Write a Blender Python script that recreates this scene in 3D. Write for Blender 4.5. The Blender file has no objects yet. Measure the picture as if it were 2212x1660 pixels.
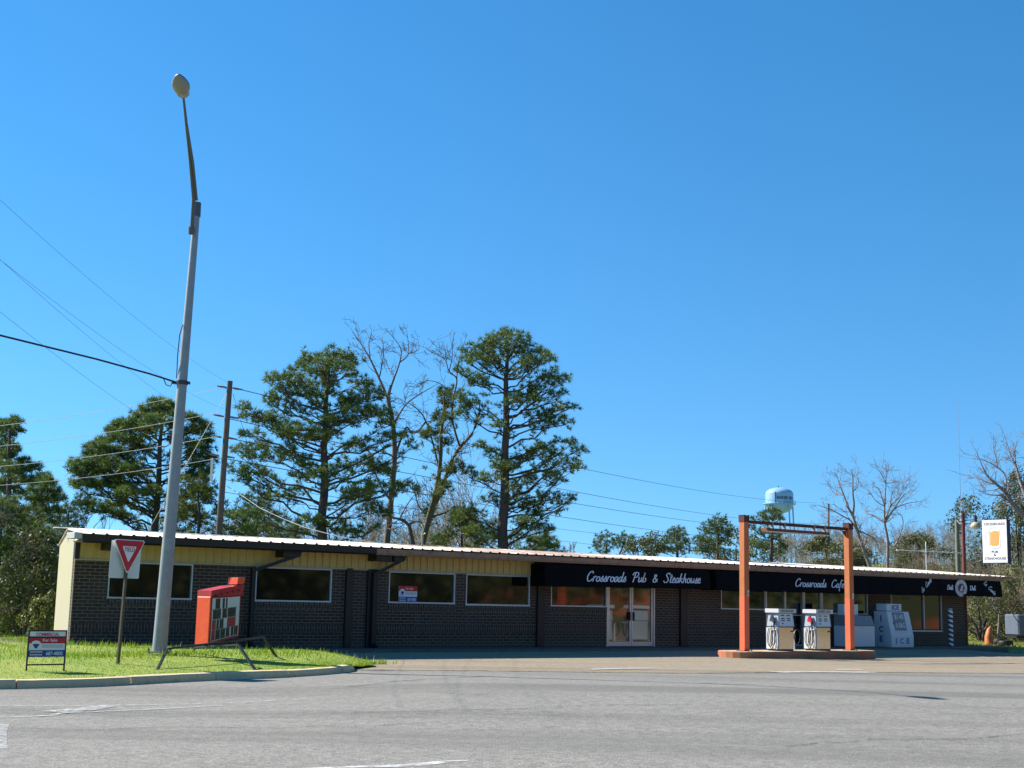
import bpy, bmesh, math, random
import numpy as np
from mathutils import Vector, Matrix
R_ = math.radians
sc = bpy.context.scene
col = sc.collection

# ------------------------------------------------------------------ camera, sky, sun, exposure
EYE = 1.6
FPX, PITCH, ROLL = 1375.0, 0.1563, 0.0215
_c, _s = math.cos(ROLL), math.sin(ROLL)
_F = Vector((0, math.cos(PITCH), math.sin(PITCH)))
_U = Vector((0, -math.sin(PITCH), math.cos(PITCH)))
_R = Vector((1, 0, 0))
CR = _R * _c + _U * _s
CU = _U * _c - _R * _s
cam = bpy.data.cameras.new('camera')
cam.sensor_width = 36
cam.lens = FPX * 36 / 1024
cam.clip_end = 5000
camo = bpy.data.objects.new('camera', cam)
col.objects.link(camo)
camo.matrix_world = Matrix(((CR.x, CU.x, -_F.x, 0), (CR.y, CU.y, -_F.y, 0), (CR.z, CU.z, -_F.z, EYE), (0, 0, 0, 1)))
sc.camera = camo

SUN_EL, SHADOW_DIR = R_(39), R_(-20)
sun_dir = Vector((-math.cos(SHADOW_DIR) * math.cos(SUN_EL), -math.sin(SHADOW_DIR) * math.cos(SUN_EL), math.sin(SUN_EL)))
w = bpy.data.worlds.new("World")
sc.world = w
w.use_nodes = True
wn = w.node_tree.nodes
sky = wn.new('ShaderNodeTexSky')
sky.sky_type = 'NISHITA'
sky.sun_disc = False
sky.sun_elevation = SUN_EL
sky.sun_rotation = math.atan2(sun_dir.x, sun_dir.y)
sky.altitude = 100
sky.air_density = 1.0
sky.dust_density = 0.0
sky.ozone_density = 4.0
bg = wn['Background']
bg.inputs[1].default_value = 0.103
hs = wn.new('ShaderNodeHueSaturation')
hs.inputs['Saturation'].default_value = 1.27
hs.inputs['Hue'].default_value = .4935
wt_ = wn.new('ShaderNodeTexCoord')
wa = wn.new('ShaderNodeVectorMath')
wa.operation = 'ADD'
wa.inputs[1].default_value = (0, 0, .13)          # clear winter air: the pale band at the skyline is thin
wz = wn.new('ShaderNodeVectorMath')
wz.operation = 'NORMALIZE'
w.node_tree.links.new(wt_.outputs['Generated'], wa.inputs[0])
w.node_tree.links.new(wa.outputs[0], wz.inputs[0])
w.node_tree.links.new(wz.outputs[0], sky.inputs['Vector'])
w.node_tree.links.new(sky.outputs[0], hs.inputs['Color'])
w.node_tree.links.new(hs.outputs[0], bg.inputs[0])
sl = bpy.data.lights.new('sun', 'SUN')
sl.energy = 5.0
sl.angle = R_(0.5)
sl.color = (1, .95, .86)
so = bpy.data.objects.new('sun', sl)
col.objects.link(so)
so.rotation_euler = sun_dir.to_track_quat('Z', 'Y').to_euler()
sc.view_settings.view_transform = 'Standard'
sc.view_settings.look = 'None'
sc.view_settings.gamma = 1
sc.view_settings.exposure = 0.95

# ------------------------------------------------------------------ coordinates
D2 = 1024 / 2212


def ray(px, py):
    """direction seen at (px, py) of the 2212 x 1660 view"""
    x, y = px * D2 - 512, py * D2 - 384
    return CR * x - CU * y + _F * FPX


def at(px, py, Y):
    r = ray(px, py)
    return Vector((0, 0, EYE)) + r * (Y / r.y)


B0 = Vector((-11.534, 36.994, 0))
BA = R_(36.934)
BD = Vector((math.cos(BA), math.sin(BA), 0))
BN = Vector((BD.y, -BD.x, 0))


def bw(u, w_, z=0):
    return B0 + BD * u + BN * w_ + Vector((0, 0, z))


def uw(x, y):
    v = Vector((x, y, 0)) - B0
    return v.dot(BD), v.dot(BN)


def sstep(a, b, x):
    t = min(1, max(0, (x - a) / (b - a)))
    return t * t * (3 - 2 * t)


def zroad(x, y):
    return 0.17 * math.exp(-((y - 23.5) / 5) ** 2) * sstep(-5, 0, x)


# ------------------------------------------------------------------ scene helpers
def tag(o, label=None, cat=None, group=None, kind=None):
    if label: o['label'] = label
    if cat: o['category'] = cat
    if group: o['group'] = group
    if kind: o['kind'] = kind
    return o


def thing(name, label, cat, loc=(0, 0, 0), rz=0, group=None):
    o = bpy.data.objects.new(name, None)
    o.empty_display_size = .3
    col.objects.link(o)
    o.location = loc
    o.rotation_euler = (0, 0, rz)
    return tag(o, label, cat, group)


def copy_tree(o, parent=None):
    c = o.copy()
    col.objects.link(c)
    if parent is not None:
        c.parent = parent
    for ch in list(o.children):
        copy_tree(ch, c)
    return c


class MB:
    def __init__(self):
        self.v, self.f, self.m, self.sm = [], [], [], []
        self.mi = 0

    def add(self, verts, faces, smooth=False):
        o = len(self.v)
        self.v += [tuple(p) for p in verts]
        for f in faces:
            self.f.append(tuple(i + o for i in f))
            self.m.append(self.mi)
            self.sm.append(smooth)
        return self

    def box(self, x0, x1, y0, y1, z0, z1, mat=None):
        vs = [(x, y, z) for x in (x0, x1) for y in (y0, y1) for z in (z0, z1)]
        if mat is not None:
            vs = [mat @ Vector(p) for p in vs]
        return self.add(vs, [(0, 1, 3, 2), (4, 6, 7, 5), (0, 4, 5, 1), (2, 3, 7, 6), (0, 2, 6, 4), (1, 5, 7, 3)])

    def bar(self, a, b, wx, wy, up=(0, 0, 1)):
        a, b = Vector(a), Vector(b)
        d = (b - a).normalized()
        u = Vector(up)
        if abs(d.dot(u)) > .98: u = Vector((0, 1, 0))
        s = d.cross(u).normalized()
        t = s.cross(d)
        vs = [p + s * (i * wx / 2) + t * (j * wy / 2) for p in (a, b) for i, j in ((-1, -1), (1, -1), (1, 1), (-1, 1))]
        return self.add(vs, [(3, 2, 1, 0), (4, 5, 6, 7), (0, 1, 5, 4), (1, 2, 6, 5), (2, 3, 7, 6), (3, 0, 4, 7)])

    def tube(self, pts, rad, n=8, cap=True):
        pts = [Vector(p) for p in pts]
        if not hasattr(rad, '__len__'): rad = [rad] * len(pts)
        vs = []
        for i, p in enumerate(pts):
            d = (pts[min(i + 1, len(pts) - 1)] - pts[max(i - 1, 0)])
            d = d.normalized() if d.length > 1e-9 else Vector((0, 0, 1))
            u = Vector((0, 0, 1)) if abs(d.z) < .9 else Vector((1, 0, 0))
            s = d.cross(u).normalized()
            t = s.cross(d)
            vs += [p + (s * math.cos(2 * math.pi * k / n) + t * math.sin(2 * math.pi * k / n)) * rad[i] for k in range(n)]
        fs = [(i * n + k, i * n + (k + 1) % n, (i + 1) * n + (k + 1) % n, (i + 1) * n + k) for i in range(len(pts) - 1) for k in range(n)]
        self.add(vs, fs, True)
        if cap:
            o = len(pts) - 1
            self.add([vs[k] for k in range(n)], [tuple(range(n))])
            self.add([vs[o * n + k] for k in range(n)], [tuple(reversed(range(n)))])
        return self

    def lathe(self, prof, n=24, c=(0, 0)):
        vs = [(c[0] + r * math.cos(2 * math.pi * k / n), c[1] + r * math.sin(2 * math.pi * k / n), z) for r, z in prof for k in range(n)]
        fs = [(i * n + k, i * n + (k + 1) % n, (i + 1) * n + (k + 1) % n, (i + 1) * n + k) for i in range(len(prof) - 1) for k in range(n)]
        return self.add(vs, fs, True)

    def prism(self, poly, a, b):
        """polygon points (Vectors) swept from offset a to offset b"""
        n = len(poly)
        a, b = Vector(a), Vector(b)
        vs = [Vector(p) + a for p in poly] + [Vector(p) + b for p in poly]
        fs = [tuple(reversed(range(n))), tuple(range(n, 2 * n))] + [(i, (i + 1) % n, n + (i + 1) % n, n + i) for i in range(n)]
        return self.add(vs, fs)

    def build(self, name, mat, parent=None, bevel=0, loc=None):
        me = bpy.data.meshes.new(name)
        me.from_pydata(self.v, [], self.f)
        for m in (mat if isinstance(mat, (list, tuple)) else [mat]):
            me.materials.append(m)
        me.polygons.foreach_set('material_index', self.m)
        me.polygons.foreach_set('use_smooth', self.sm)
        bm = bmesh.new()
        bm.from_mesh(me)
        bmesh.ops.recalc_face_normals(bm, faces=bm.faces)
        if bevel:
            es = [e for e in bm.edges if len(e.link_faces) == 2 and e.calc_face_angle(0) > .6 and not e.smooth is None]
            bmesh.ops.bevel(bm, geom=es, offset=bevel, segments=1, affect='EDGES', clamp_overlap=True)
        bm.to_mesh(me)
        bm.free()
        o = bpy.data.objects.new(name, me)
        col.objects.link(o)
        if parent is not None: o.parent = parent
        if loc is not None: o.location = loc
        return o


def np_obj(name, V, F, mat, parent=None, mi=None, smooth=False):
    """big triangle / quad soups"""
    me = bpy.data.meshes.new(name)
    V = np.asarray(V, np.float32)
    F = np.asarray(F, np.int32)
    n, k = F.shape
    me.vertices.add(len(V))
    me.vertices.foreach_set('co', V.ravel())
    me.loops.add(n * k)
    me.loops.foreach_set('vertex_index', F.ravel())
    me.polygons.add(n)
    me.polygons.foreach_set('loop_start', np.arange(0, n * k, k, dtype=np.int32))
    me.polygons.foreach_set('loop_total', np.full(n, k, np.int32))
    for m in (mat if isinstance(mat, (list, tuple)) else [mat]):
        me.materials.append(m)
    if mi is not None: me.polygons.foreach_set('material_index', np.asarray(mi, np.int32))
    if smooth: me.polygons.foreach_set('use_smooth', np.ones(n, bool))
    me.update(calc_edges=True)
    me.validate()
    o = bpy.data.objects.new(name, me)
    col.objects.link(o)
    if parent is not None: o.parent = parent
    return o


# ------------------------------------------------------------------ materials
class NT:
    def __init__(self, name):
        self.m = bpy.data.materials.new(name)
        self.m.use_nodes = True
        self.t = self.m.node_tree
        self.b = self.t.nodes['Principled BSDF']
        self.tc = self.t.nodes.new('ShaderNodeTexCoord')

    def n(self, typ, **kw):
        x = self.t.nodes.new('ShaderNode' + typ)
        for k, v in kw.items():
            if k in x.inputs.keys(): x.inputs[k].default_value = v
            else: setattr(x, k, v)
        return x

    def l(self, a, b):
        self.t.links.new(a, b)

    def noise(self, scale, detail=4, rough=.6, vec=None, dist=0):
        x = self.n('TexNoise', Scale=scale, Detail=detail, Roughness=rough, Distortion=dist)
        self.l(vec or self.tc.outputs['Object'], x.inputs['Vector'])
        return x.outputs['Fac']

    def mix(self, fac, a, b, blend='MIX'):
        x = self.n('Mix', data_type='RGBA', blend_type=blend)
        for sock, v in ((x.inputs[0], fac), (x.inputs[6], a), (x.inputs[7], b)):
            if hasattr(v, 'links') or hasattr(v, 'is_linked'): self.l(v, sock)
            elif isinstance(v, (int, float)): sock.default_value = v
            else: sock.default_value = (*v, 1) if len(v) == 3 else v
        return x.outputs[2]

    def ramp(self, fac, lo, hi):
        x = self.n('MapRange')
        self.l(fac, x.inputs[0])
        x.inputs[1].default_value = lo
        x.inputs[2].default_value = hi
        x.clamp = True
        return x.outputs[0]

    def math(self, op, a, b=0.0, c=0.0):
        x = self.n('Math', operation=op)
        for i, v in enumerate((a, b, c)):
            if isinstance(v, (int, float)): x.inputs[i].default_value = v
            else: self.l(v, x.inputs[i])
        return x.outputs[0]

    def bump(self, h, strength=.3, dist=.02):
        x = self.n('Bump', Strength=strength, Distance=dist)
        self.l(h, x.inputs['Height'])
        self.l(x.outputs[0], self.b.inputs['Normal'])

    def base(self, c): self.l(c, self.b.inputs['Base Color'])

    def set(self, **kw):
        for k, v in kw.items(): self.b.inputs[k.replace('_', ' ')].default_value = v
        return self


def M(name, c, rough=.7, metal=0, var=.18, scale=3, bump=0, bscale=40, spec=.4, c2=None, thr=(.5, .75)):
    t = NT(name)
    f = t.noise(scale, 6)
    base = t.mix(f, [x * (1 - var) for x in c], [min(1, x * (1 + var)) for x in c])
    if c2 is not None:
        base = t.mix(t.ramp(t.noise(scale * 1.7, 8, .7), *thr), base, c2)
    t.base(base)
    t.set(Roughness=rough, Metallic=metal)
    t.b.inputs['Specular IOR Level'].default_value = spec
    r = t.ramp(t.noise(scale * 3), 0, 1)
    t.l(t.math('MULTIPLY_ADD', r, .2, rough - .1), t.b.inputs['Roughness'])
    if bump: t.bump(t.noise(bscale, 5), bump)
    return t.m


def m_brick(soldier=False):
    t = NT('charcoal_brick' if not soldier else 'charcoal_soldier_brick')
    sep = t.n('SeparateXYZ')
    t.l(t.tc.outputs['Object'], sep.inputs[0])
    cmb = t.n('CombineXYZ')
    if soldier:
        t.l(sep.outputs[0], cmb.inputs[1]); t.l(sep.outputs[2], cmb.inputs[0])
    else:
        t.l(t.math('ADD', sep.outputs[0], sep.outputs[1]), cmb.inputs[0]); t.l(sep.outputs[2], cmb.inputs[1])
    b = t.n('TexBrick', Scale=1.0)
    b.inputs['Mortar Size'].default_value = .0085
    b.inputs['Mortar Smooth'].default_value = .15
    b.inputs['Brick Width'].default_value = .275
    b.inputs['Row Height'].default_value = .0925
    b.inputs['Bias'].default_value = 0
    b.inputs['Color1'].default_value = (.021, .0108, .0070, 1)
    b.inputs['Color2'].default_value = (.044, .0230, .0148, 1)
    b.inputs['Mortar'].default_value = (.235, .165, .105, 1)
    t.l(cmb.outputs[0], b.inputs['Vector'])
    n2 = t.noise(.7, 6)
    mp = t.n('Mapping')
    mp.inputs['Scale'].default_value = (1.6, 1.6, .35)
    t.l(t.tc.outputs['Object'], mp.inputs['Vector'])
    stain = t.ramp(t.noise(1.3, 7, .7, mp.outputs[0]), .52, .72)
    c_ = t.mix(t.ramp(n2, .35, .75), b.outputs['Color'], t.mix(.5, b.outputs['Color'], (.085, .055, .042)))
    c_ = t.mix(t.math('MULTIPLY', stain, .35), c_, (.10, .085, .07))
    low_ = t.ramp(t.math('ADD', sep.outputs[2], t.math('MULTIPLY', t.noise(3, 5), .35)), .55, .25)
    t.base(t.mix(t.math('MULTIPLY', low_, .35), c_, (.12, .09, .06)))
    t.set(Roughness=.75)
    t.bump(t.math('SUBTRACT', 1.0, b.outputs['Fac']), .4, .008)
    return t.m


def m_asphalt(name, dark, light, tint, tscale=.12, grain=1.0):
    t = NT(name)
    P = t.tc.outputs['Object']
    # chippings of different stone
    v = t.n('TexVoronoi', Scale=26.0)
    t.l(P, v.inputs['Vector'])
    sepc = t.n('SeparateColor')
    t.l(v.outputs['Color'], sepc.inputs[0])
    v2 = t.n('TexVoronoi', Scale=11.0)
    t.l(P, v2.inputs['Vector'])
    sep2 = t.n('SeparateColor')
    t.l(v2.outputs['Color'], sep2.inputs[0])
    g = t.math('MULTIPLY_ADD', sepc.outputs[0], .45, t.math('MULTIPLY', t.noise(70, 3), .25))
    g = t.math('MULTIPLY_ADD', sep2.outputs[1], .24, t.math('ADD', g, .05))
    base = t.mix(t.ramp(g, .1, .95), dark, light)
    # broad worn and oily bands
    mp = t.n('Mapping')
    mp.inputs['Scale'].default_value = (.35, 1.3, 1)
    mp.inputs['Rotation'].default_value = (0, 0, R_(-12))
    t.l(P, mp.inputs['Vector'])
    band = t.noise(.42, 5, .55, mp.outputs[0], .4)
    base = t.mix(t.ramp(band, .3, .7), base, t.mix(.5, base, tint))
    patch = t.noise(tscale * 6, 6, .65)
    base = t.mix(t.ramp(patch, .56, .8), base, t.mix(.45, base, [x * .55 for x in dark]))
    fine = t.ramp(t.noise(2.6, 6, .7), .35, .75)
    base = t.mix(fine, base, t.mix(.18, base, (.30, .27, .22)))
    lane = t.n('Mapping')
    lane.inputs['Scale'].default_value = (.05, 1, 1)
    lane.inputs['Rotation'].default_value = (0, 0, R_(-14))
    t.l(P, lane.inputs['Vector'])
    base = t.mix(t.math('MULTIPLY', t.ramp(t.noise(.55, 3, .5, lane.outputs[0]), .48, .64), .42), base, [x * .75 for x in dark])
    oil = t.ramp(t.noise(.8, 3, .5), .66, .74)
    base = t.mix(t.math('MULTIPLY', oil, .22), base, [x * .5 for x in dark])
    t.base(base)
    t.set(Roughness=.85)
    t.b.inputs['Specular IOR Level'].default_value = .35
    t.bump(t.math('ADD', t.math('MULTIPLY', v.outputs['Distance'], .8), t.noise(60, 3)), .5 * grain, .02)
    return t.m


def m_needles(name, a, b, c):
    t = NT(name)
    f = t.noise(.75, 4, .6)
    base = t.mix(t.ramp(f, .35, .62), a, b)
    g = t.n('NewGeometry')
    base = t.mix(t.math('MULTIPLY', g.outputs['Random Per Island'], .8), base, c)
    t.base(base)
    t.set(Roughness=.55)
    t.b.inputs['Specular IOR Level'].default_value = .35
    tr = t.n('BsdfTranslucent')
    t.l(base, tr.inputs['Color'])
    mx = t.n('MixShader')
    mx.inputs[0].default_value = .28
    t.l(t.b.outputs[0], mx.inputs[1]); t.l(tr.outputs[0], mx.inputs[2])
    t.l(mx.outputs[0], t.t.nodes['Material Output'].inputs[0])
    return t.m


def m_glass(name, ior=2.0, c=(.008, .010, .009)):
    t = NT(name)
    t.base(t.mix(t.noise(.8), c, [x * 1.8 for x in c]))
    t.set(Roughness=.045, IOR=ior)
    t.b.inputs['Specular IOR Level'].default_value = .5
    t.bump(t.noise(.9, 1), .06, .03)
    return t.m


def m_worn_paint(name, c, lo, hi, scale):
    t = NT(name)
    t.base(t.mix(t.noise(8), c, [x * .7 for x in c]))
    t.set(Roughness=.8)
    a = t.ramp(t.noise(scale, 8, .75), lo, hi)
    t.l(a, t.b.inputs['Alpha'])
    return t.m


def m_rustroof():
    t = NT('white_roof_metal')
    sep = t.n('SeparateXYZ')
    t.l(t.tc.outputs['Object'], sep.inputs[0])
    mp = t.n('Mapping')
    mp.inputs['Scale'].default_value = (1.5, 1.1, 1)
    t.l(t.tc.outputs['Object'], mp.inputs['Vector'])
    n = t.noise(.42, 8, .70, mp.outputs[0], .6)
    zone = t.math('MULTIPLY', t.ramp(sep.outputs[0], 10.5, 15), t.ramp(sep.outputs[0], 21, 19))
    rust = t.ramp(t.math('ADD', n, t.math('MULTIPLY', zone, .16)), .575, .625)
    white = t.mix(t.noise(.5), (.50, .44, .395), (.66, .60, .55))
    white = t.mix(t.math('MULTIPLY', t.ramp(sep.outputs[0], 9, 11), t.ramp(sep.outputs[0], 24, 19)), white, (.50, .42, .34))
    t.base(t.mix(t.math('MULTIPLY', rust, .85), white, t.mix(t.noise(6), (.10, .034, .024), (.20, .085, .055))))
    t.set(Roughness=.55)
    t.b.inputs['Specular IOR Level'].default_value = .3
    return t.m


def m_spiral():
    t = NT('spiral_painted_pipe')
    sep = t.n('SeparateXYZ')
    t.l(t.tc.outputs['Object'], sep.inputs[0])
    ang = t.math('ARCTAN2', sep.outputs[1], sep.outputs[0])
    ph = t.math('FRACT', t.math('MULTIPLY_ADD', sep.outputs[2], 1 / .19, t.math('MULTIPLY', ang, .5 / math.pi)))
    st = t.ramp(ph, .47, .5)
    st2 = t.ramp(ph, .53, .5)
    base = t.mix(st, (.70, .72, .74), (.10, .03, .035))
    base = t.mix(t.ramp(t.noise(9, 6, .7), .58, .75), base, (.12, .09, .08))
    t.base(base)
    t.set(Roughness=.6)
    return t.m


MAT = {}
MAT['brick'] = m_brick()
MAT['soldier'] = m_brick(True)
MAT['road'] = m_asphalt('worn_grey_asphalt', (.105, .098, .086), (.335, .31, .268), (.19, .178, .155))
MAT['forecourt'] = m_asphalt('tan_gravelly_asphalt', (.13, .108, .078), (.38, .31, .215), (.34, .25, .15), .3)
MAT['concrete'] = M('weathered_concrete', (.27, .25, .22), .85, var=.25, scale=2, bump=.3, c2=(.12, .11, .09))
MAT['slab'] = M('dark_slab_concrete', (.12, .105, .085), .85, var=.3, scale=2, bump=.3, c2=(.07, .06, .05))  # darker overall than the other concrete, with random deeper blotches
MAT['kerb'] = M('sandy_kerb_concrete', (.66, .49, .28), .85, var=.25, scale=3, bump=.35, c2=(.17, .14, .09), thr=(.55, .85))
MAT['yellow'] = M('pale_yellow_metal_siding', (.60, .42, .15), .6, var=.10, scale=1.2)
MAT['endwall'] = M('pale_yellow_end_wall', (.40, .36, .22), .7, var=.07, scale=1.2)
MAT['cream'] = M('cream_trim', (.42, .37, .24), .6)
MAT['darkbrown'] = M('dark_brown_metal', (.020, .014, .013), .45, var=.3)
MAT['fascia'] = M('brown_fascia', (.30, .185, .13), .6, var=.25, c2=(.08, .04, .03))
MAT['soffit'] = M('brown_soffit', (.10, .075, .05), .8)
MAT['roof'] = m_rustroof()
MAT['greycap'] = M('grey_metal_cap', (.45, .44, .43), .5)
MAT['alu'] = M('dull_aluminium', (.52, .51, .50), .42, .7, var=.12)
MAT['winframe'] = M('pale_window_frame', (.55, .56, .57), .45, .3)
MAT['glass'] = m_glass('dark_window_glass', 1.62, (.004, .005, .005))
MAT['doorglass'] = m_glass('reflecting_door_glass', 2.0, (.006, .007, .006))
MAT['awning'] = M('black_awning_canvas', (.0030, .0034, .0050), .8, var=.4, scale=2, spec=.10)
MAT['white'] = M('white_paint', (.72, .72, .72), .55, var=.06)
MAT['offwhite'] = M('weathered_white', (.60, .61, .60), .6, var=.12, c2=(.38, .35, .30), thr=(.62, .8))
MAT['lettering'] = M('pale_blue_white_vinyl', (.66, .74, .84), .6, var=.08)
MAT['galv'] = M('galvanised_steel', (.27, .29, .31), .6, .15, var=.3, scale=5)
MAT['lampgrey'] = M('lamp_housing_grey', (.085, .098, .12), .45, .05)
MAT['brownpost'] = M('brown_steel_post', (.10, .075, .055), .6, .2, var=.35, scale=8)
MAT['darksteel'] = M('dark_weathered_steel', (.055, .055, .058), .5, .4, var=.3)
MAT['black'] = M('black_paint', (.010, .010, .011), .5, var=.3)
MAT['rubber'] = M('black_rubber', (.012, .012, .012), .6)
MAT['signred'] = M('sign_red', (.50, .015, .030), .4, var=.08)
MAT['signblue'] = M('sign_blue', (.02, .055, .30), .45, var=.1)
MAT['orangelow'] = M('orange_red_paint', (.78, .150, .065), .5, var=.12, scale=5)
MAT['orangeup'] = M('rusty_orange_paint', (.50, .155, .050), .6, var=.22, scale=4, c2=(.14, .04, .02), thr=(.56, .8))
MAT['rust'] = M('rusted_steel', (.085, .028, .018), .8, var=.4, scale=8, bump=.2)
MAT['marquee'] = M('orange_sign_plastic', (.80, .085, .018), .4, var=.12, scale=4, c2=(.85, .20, .03), thr=(.5, .9))
MAT['marqueered'] = M('red_sign_metal', (.42, .022, .022), .5, var=.25, scale=6)
MAT['marqueeface'] = M('grey_white_letter_panel', (.56, .55, .50), .5, var=.12)
MAT['letterdark'] = M('black_plastic_letters', (.030, .028, .022), .5, var=.3)
MAT['lettercard'] = M('smoky_clear_letter_cards', (.10, .09, .07), .4, var=.35, scale=9)
MAT['letterred'] = M('red_plastic_letters', (.36, .03, .03), .5, var=.3)
MAT['rust2'] = M('faded_rusty_fitting', (.22, .075, .03), .8, var=.35, scale=6)
MAT['islandpaint'] = M('chipped_red_island_paint', (.46, .13, .065), .8, var=.35, scale=3, bump=.4, c2=(.26, .19, .105), thr=(.42, .60))
MAT['islandtop'] = M('dirty_island_concrete', (.52, .40, .26), .85, var=.3, scale=3, c2=(.35, .13, .06))
MAT['chrome'] = M('brushed_stainless', (.62, .57, .52), .12, 1.0, var=.06, scale=1.5)
MAT['pumpwhite'] = M('pump_white_panel', (.62, .66, .70), .4, var=.06)
MAT['pumpgrey'] = M('pump_grey_panel', (.38, .45, .52), .4, var=.08)
MAT['pumpback'] = M('pump_dark_panel', (.06, .05, .05), .4)
MAT['freezer'] = M('freezer_white_enamel', (.58, .59, .60), .45, var=.08)
MAT['freezergrey'] = M('freezer_grey', (.20, .21, .22), .5)
MAT['iceblue'] = M('ice_letter_blue', (.02, .10, .34), .5)
MAT['spiral'] = m_spiral()
MAT['slate'] = M('slate_blue_metal', (.10, .12, .16), .5)
MAT['redpole'] = M('dark_red_pole_paint', (.13, .028, .024), .7, var=.4, scale=6, bump=.2)
MAT['signbox'] = M('dark_violet_sign_frame', (.035, .025, .06), .5)
MAT['beer'] = M('amber_print', (.80, .36, .015), .5, var=.05)
MAT['grey'] = M('grey_print', (.45, .46, .48), .5)
MAT['ink'] = M('dark_grey_print', (.04, .04, .05), .5)
MAT['wood'] = M('weathered_pole_timber', (.17, .165, .12), .9, var=.3, scale=6, bump=.3)
MAT['wooddark'] = M('dark_pole_timber', (.085, .075, .062), .9, var=.3, scale=6, bump=.3)
MAT['wire'] = M('dark_wire', (.03, .03, .035), .5)
MAT['wirelight'] = M('bright_aluminium_wire', (.80, .74, .66), .45, .3)
MAT['insul'] = M('brown_insulator', (.16, .10, .085), .4)
MAT['tower'] = M('pale_blue_tank_paint', (.24, .44, .66), .5, var=.08, scale=.3)
MAT['bark'] = M('pine_bark', (.085, .066, .058), .95, var=.4, scale=9, bump=.5)
MAT['barebark'] = M('grey_bare_bark', (.15, .12, .10), .95, var=.3, scale=8)
MAT['barebark2'] = M('pinkish_twig_bark', (.25, .20, .175), .95, var=.25, scale=3)
MAT['barkmoss'] = M('mossy_bark', (.12, .105, .06), .95, var=.35, scale=5)
MAT['thicket'] = M('brown_thicket_twigs', (.26, .205, .14), .95, var=.35, scale=.4, c2=(.11, .115, .05), thr=(.45, .7))
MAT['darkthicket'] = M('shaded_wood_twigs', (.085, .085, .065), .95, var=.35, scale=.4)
MAT['needles'] = m_needles('pine_needles', (.050, .115, .030), (.215, .255, .038), (.085, .15, .034))
MAT['needlesyellow'] = m_needles('yellowish_pine_needles', (.07, .115, .025), (.17, .19, .035), (.10, .13, .03))
MAT['needles2'] = m_needles('far_pine_needles', (.060, .115, .045), (.145, .19, .055), (.08, .13, .05))
MAT['leaf'] = m_needles('evergreen_leaves', (.06, .095, .025), (.15, .15, .045), (.11, .105, .045))
MAT['leafyellow'] = m_needles('yellow_green_leaves', (.11, .15, .03), (.20, .19, .045), (.12, .13, .03))
MAT['grass'] = m_needles('fresh_grass', (.15, .29, .010), (.36, .42, .025), (.22, .34, .018))
MAT['grassdry'] = m_needles('winter_grass', (.19, .24, .035), (.36, .37, .08), (.26, .27, .05))
t = NT('lawn_soil')
t.base(t.mix(t.ramp(t.noise(.9, 6), .35, .7), (.16, .25, .018), (.30, .31, .045)))
t.set(Roughness=.95)
t.bump(t.noise(25, 5), .6, .05)
MAT['lawn'] = t.m
t = NT('field_ground')
t.base(t.mix(t.ramp(t.noise(.06, 8, .65), .4, .66), (.19, .22, .05), (.25, .22, .09)))
t.set(Roughness=.95)
MAT['ground'] = t.m
t = NT('grassy_clay_bank')
sepb = t.n('SeparateXYZ')
t.l(t.tc.outputs['Object'], sepb.inputs[0])
cut = t.math('MULTIPLY', t.math('MULTIPLY', t.ramp(sepb.outputs[2], 3.2, 1.6), t.ramp(sepb.outputs[2], .3, .9)), t.math('MULTIPLY', t.ramp(sepb.outputs[1], 31, 36), t.ramp(sepb.outputs[1], 48, 42)))
t.base(t.mix(t.ramp(t.math('ADD', t.noise(.09, 7, .60), t.math('MULTIPLY', cut, .22)), .56, .64), t.mix(t.noise(.6, 5), (.060, .088, .022), (.115, .105, .040)), (.40, .12, .045)))
t.set(Roughness=.95)
MAT['bank'] = t.m
MAT['linepaint'] = m_worn_paint('worn_white_road_paint', (.55, .54, .51), .40, .62, 7)
MAT['linepaint2'] = m_worn_paint('faded_white_road_paint', (.62, .60, .56), .36, .56, 5)
MAT['seam'] = m_worn_paint('dark_asphalt_seam', (.04, .038, .036), .40, .56, 5)

# ------------------------------------------------------------------ lettering
_tc = {}


def text_geo(s, font_bold=0.0):
    key = (s, font_bold)
    if key not in _tc:
        cu = bpy.data.curves.new('lettering_curve', 'FONT')
        cu.body = s
        cu.offset = font_bold
        cu.resolution_u = 3
        ob = bpy.data.objects.new('lettering_curve', cu)
        col.objects.link(ob)
        bpy.context.view_layer.update()
        me = bpy.data.meshes.new_from_object(ob.evaluated_get(bpy.context.evaluated_depsgraph_get()))
        vs = [tuple(v.co) for v in me.vertices]
        fs = [tuple(p.vertices) for p in me.polygons]
        bpy.data.objects.remove(ob)
        bpy.data.curves.remove(cu)
        bpy.data.meshes.remove(me)
        x0, x1 = min(v[0] for v in vs), max(v[0] for v in vs)
        y0, y1 = min(v[1] for v in vs), max(v[1] for v in vs)
        _tc[key] = ([((v[0] - x0) / (x1 - x0), (v[1] - y0) / (y1 - y0)) for v in vs], fs)
    return _tc[key]


def put_text(mb, s, O, X, Y, bold=0.0):
    """string stretched over the parallelogram O, O+X, O+Y"""
    vs, fs = text_geo(s, bold)
    O, X, Y = Vector(O), Vector(X), Vector(Y)
    mb.add([O + X * a + Y * b for a, b in vs], fs)


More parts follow.
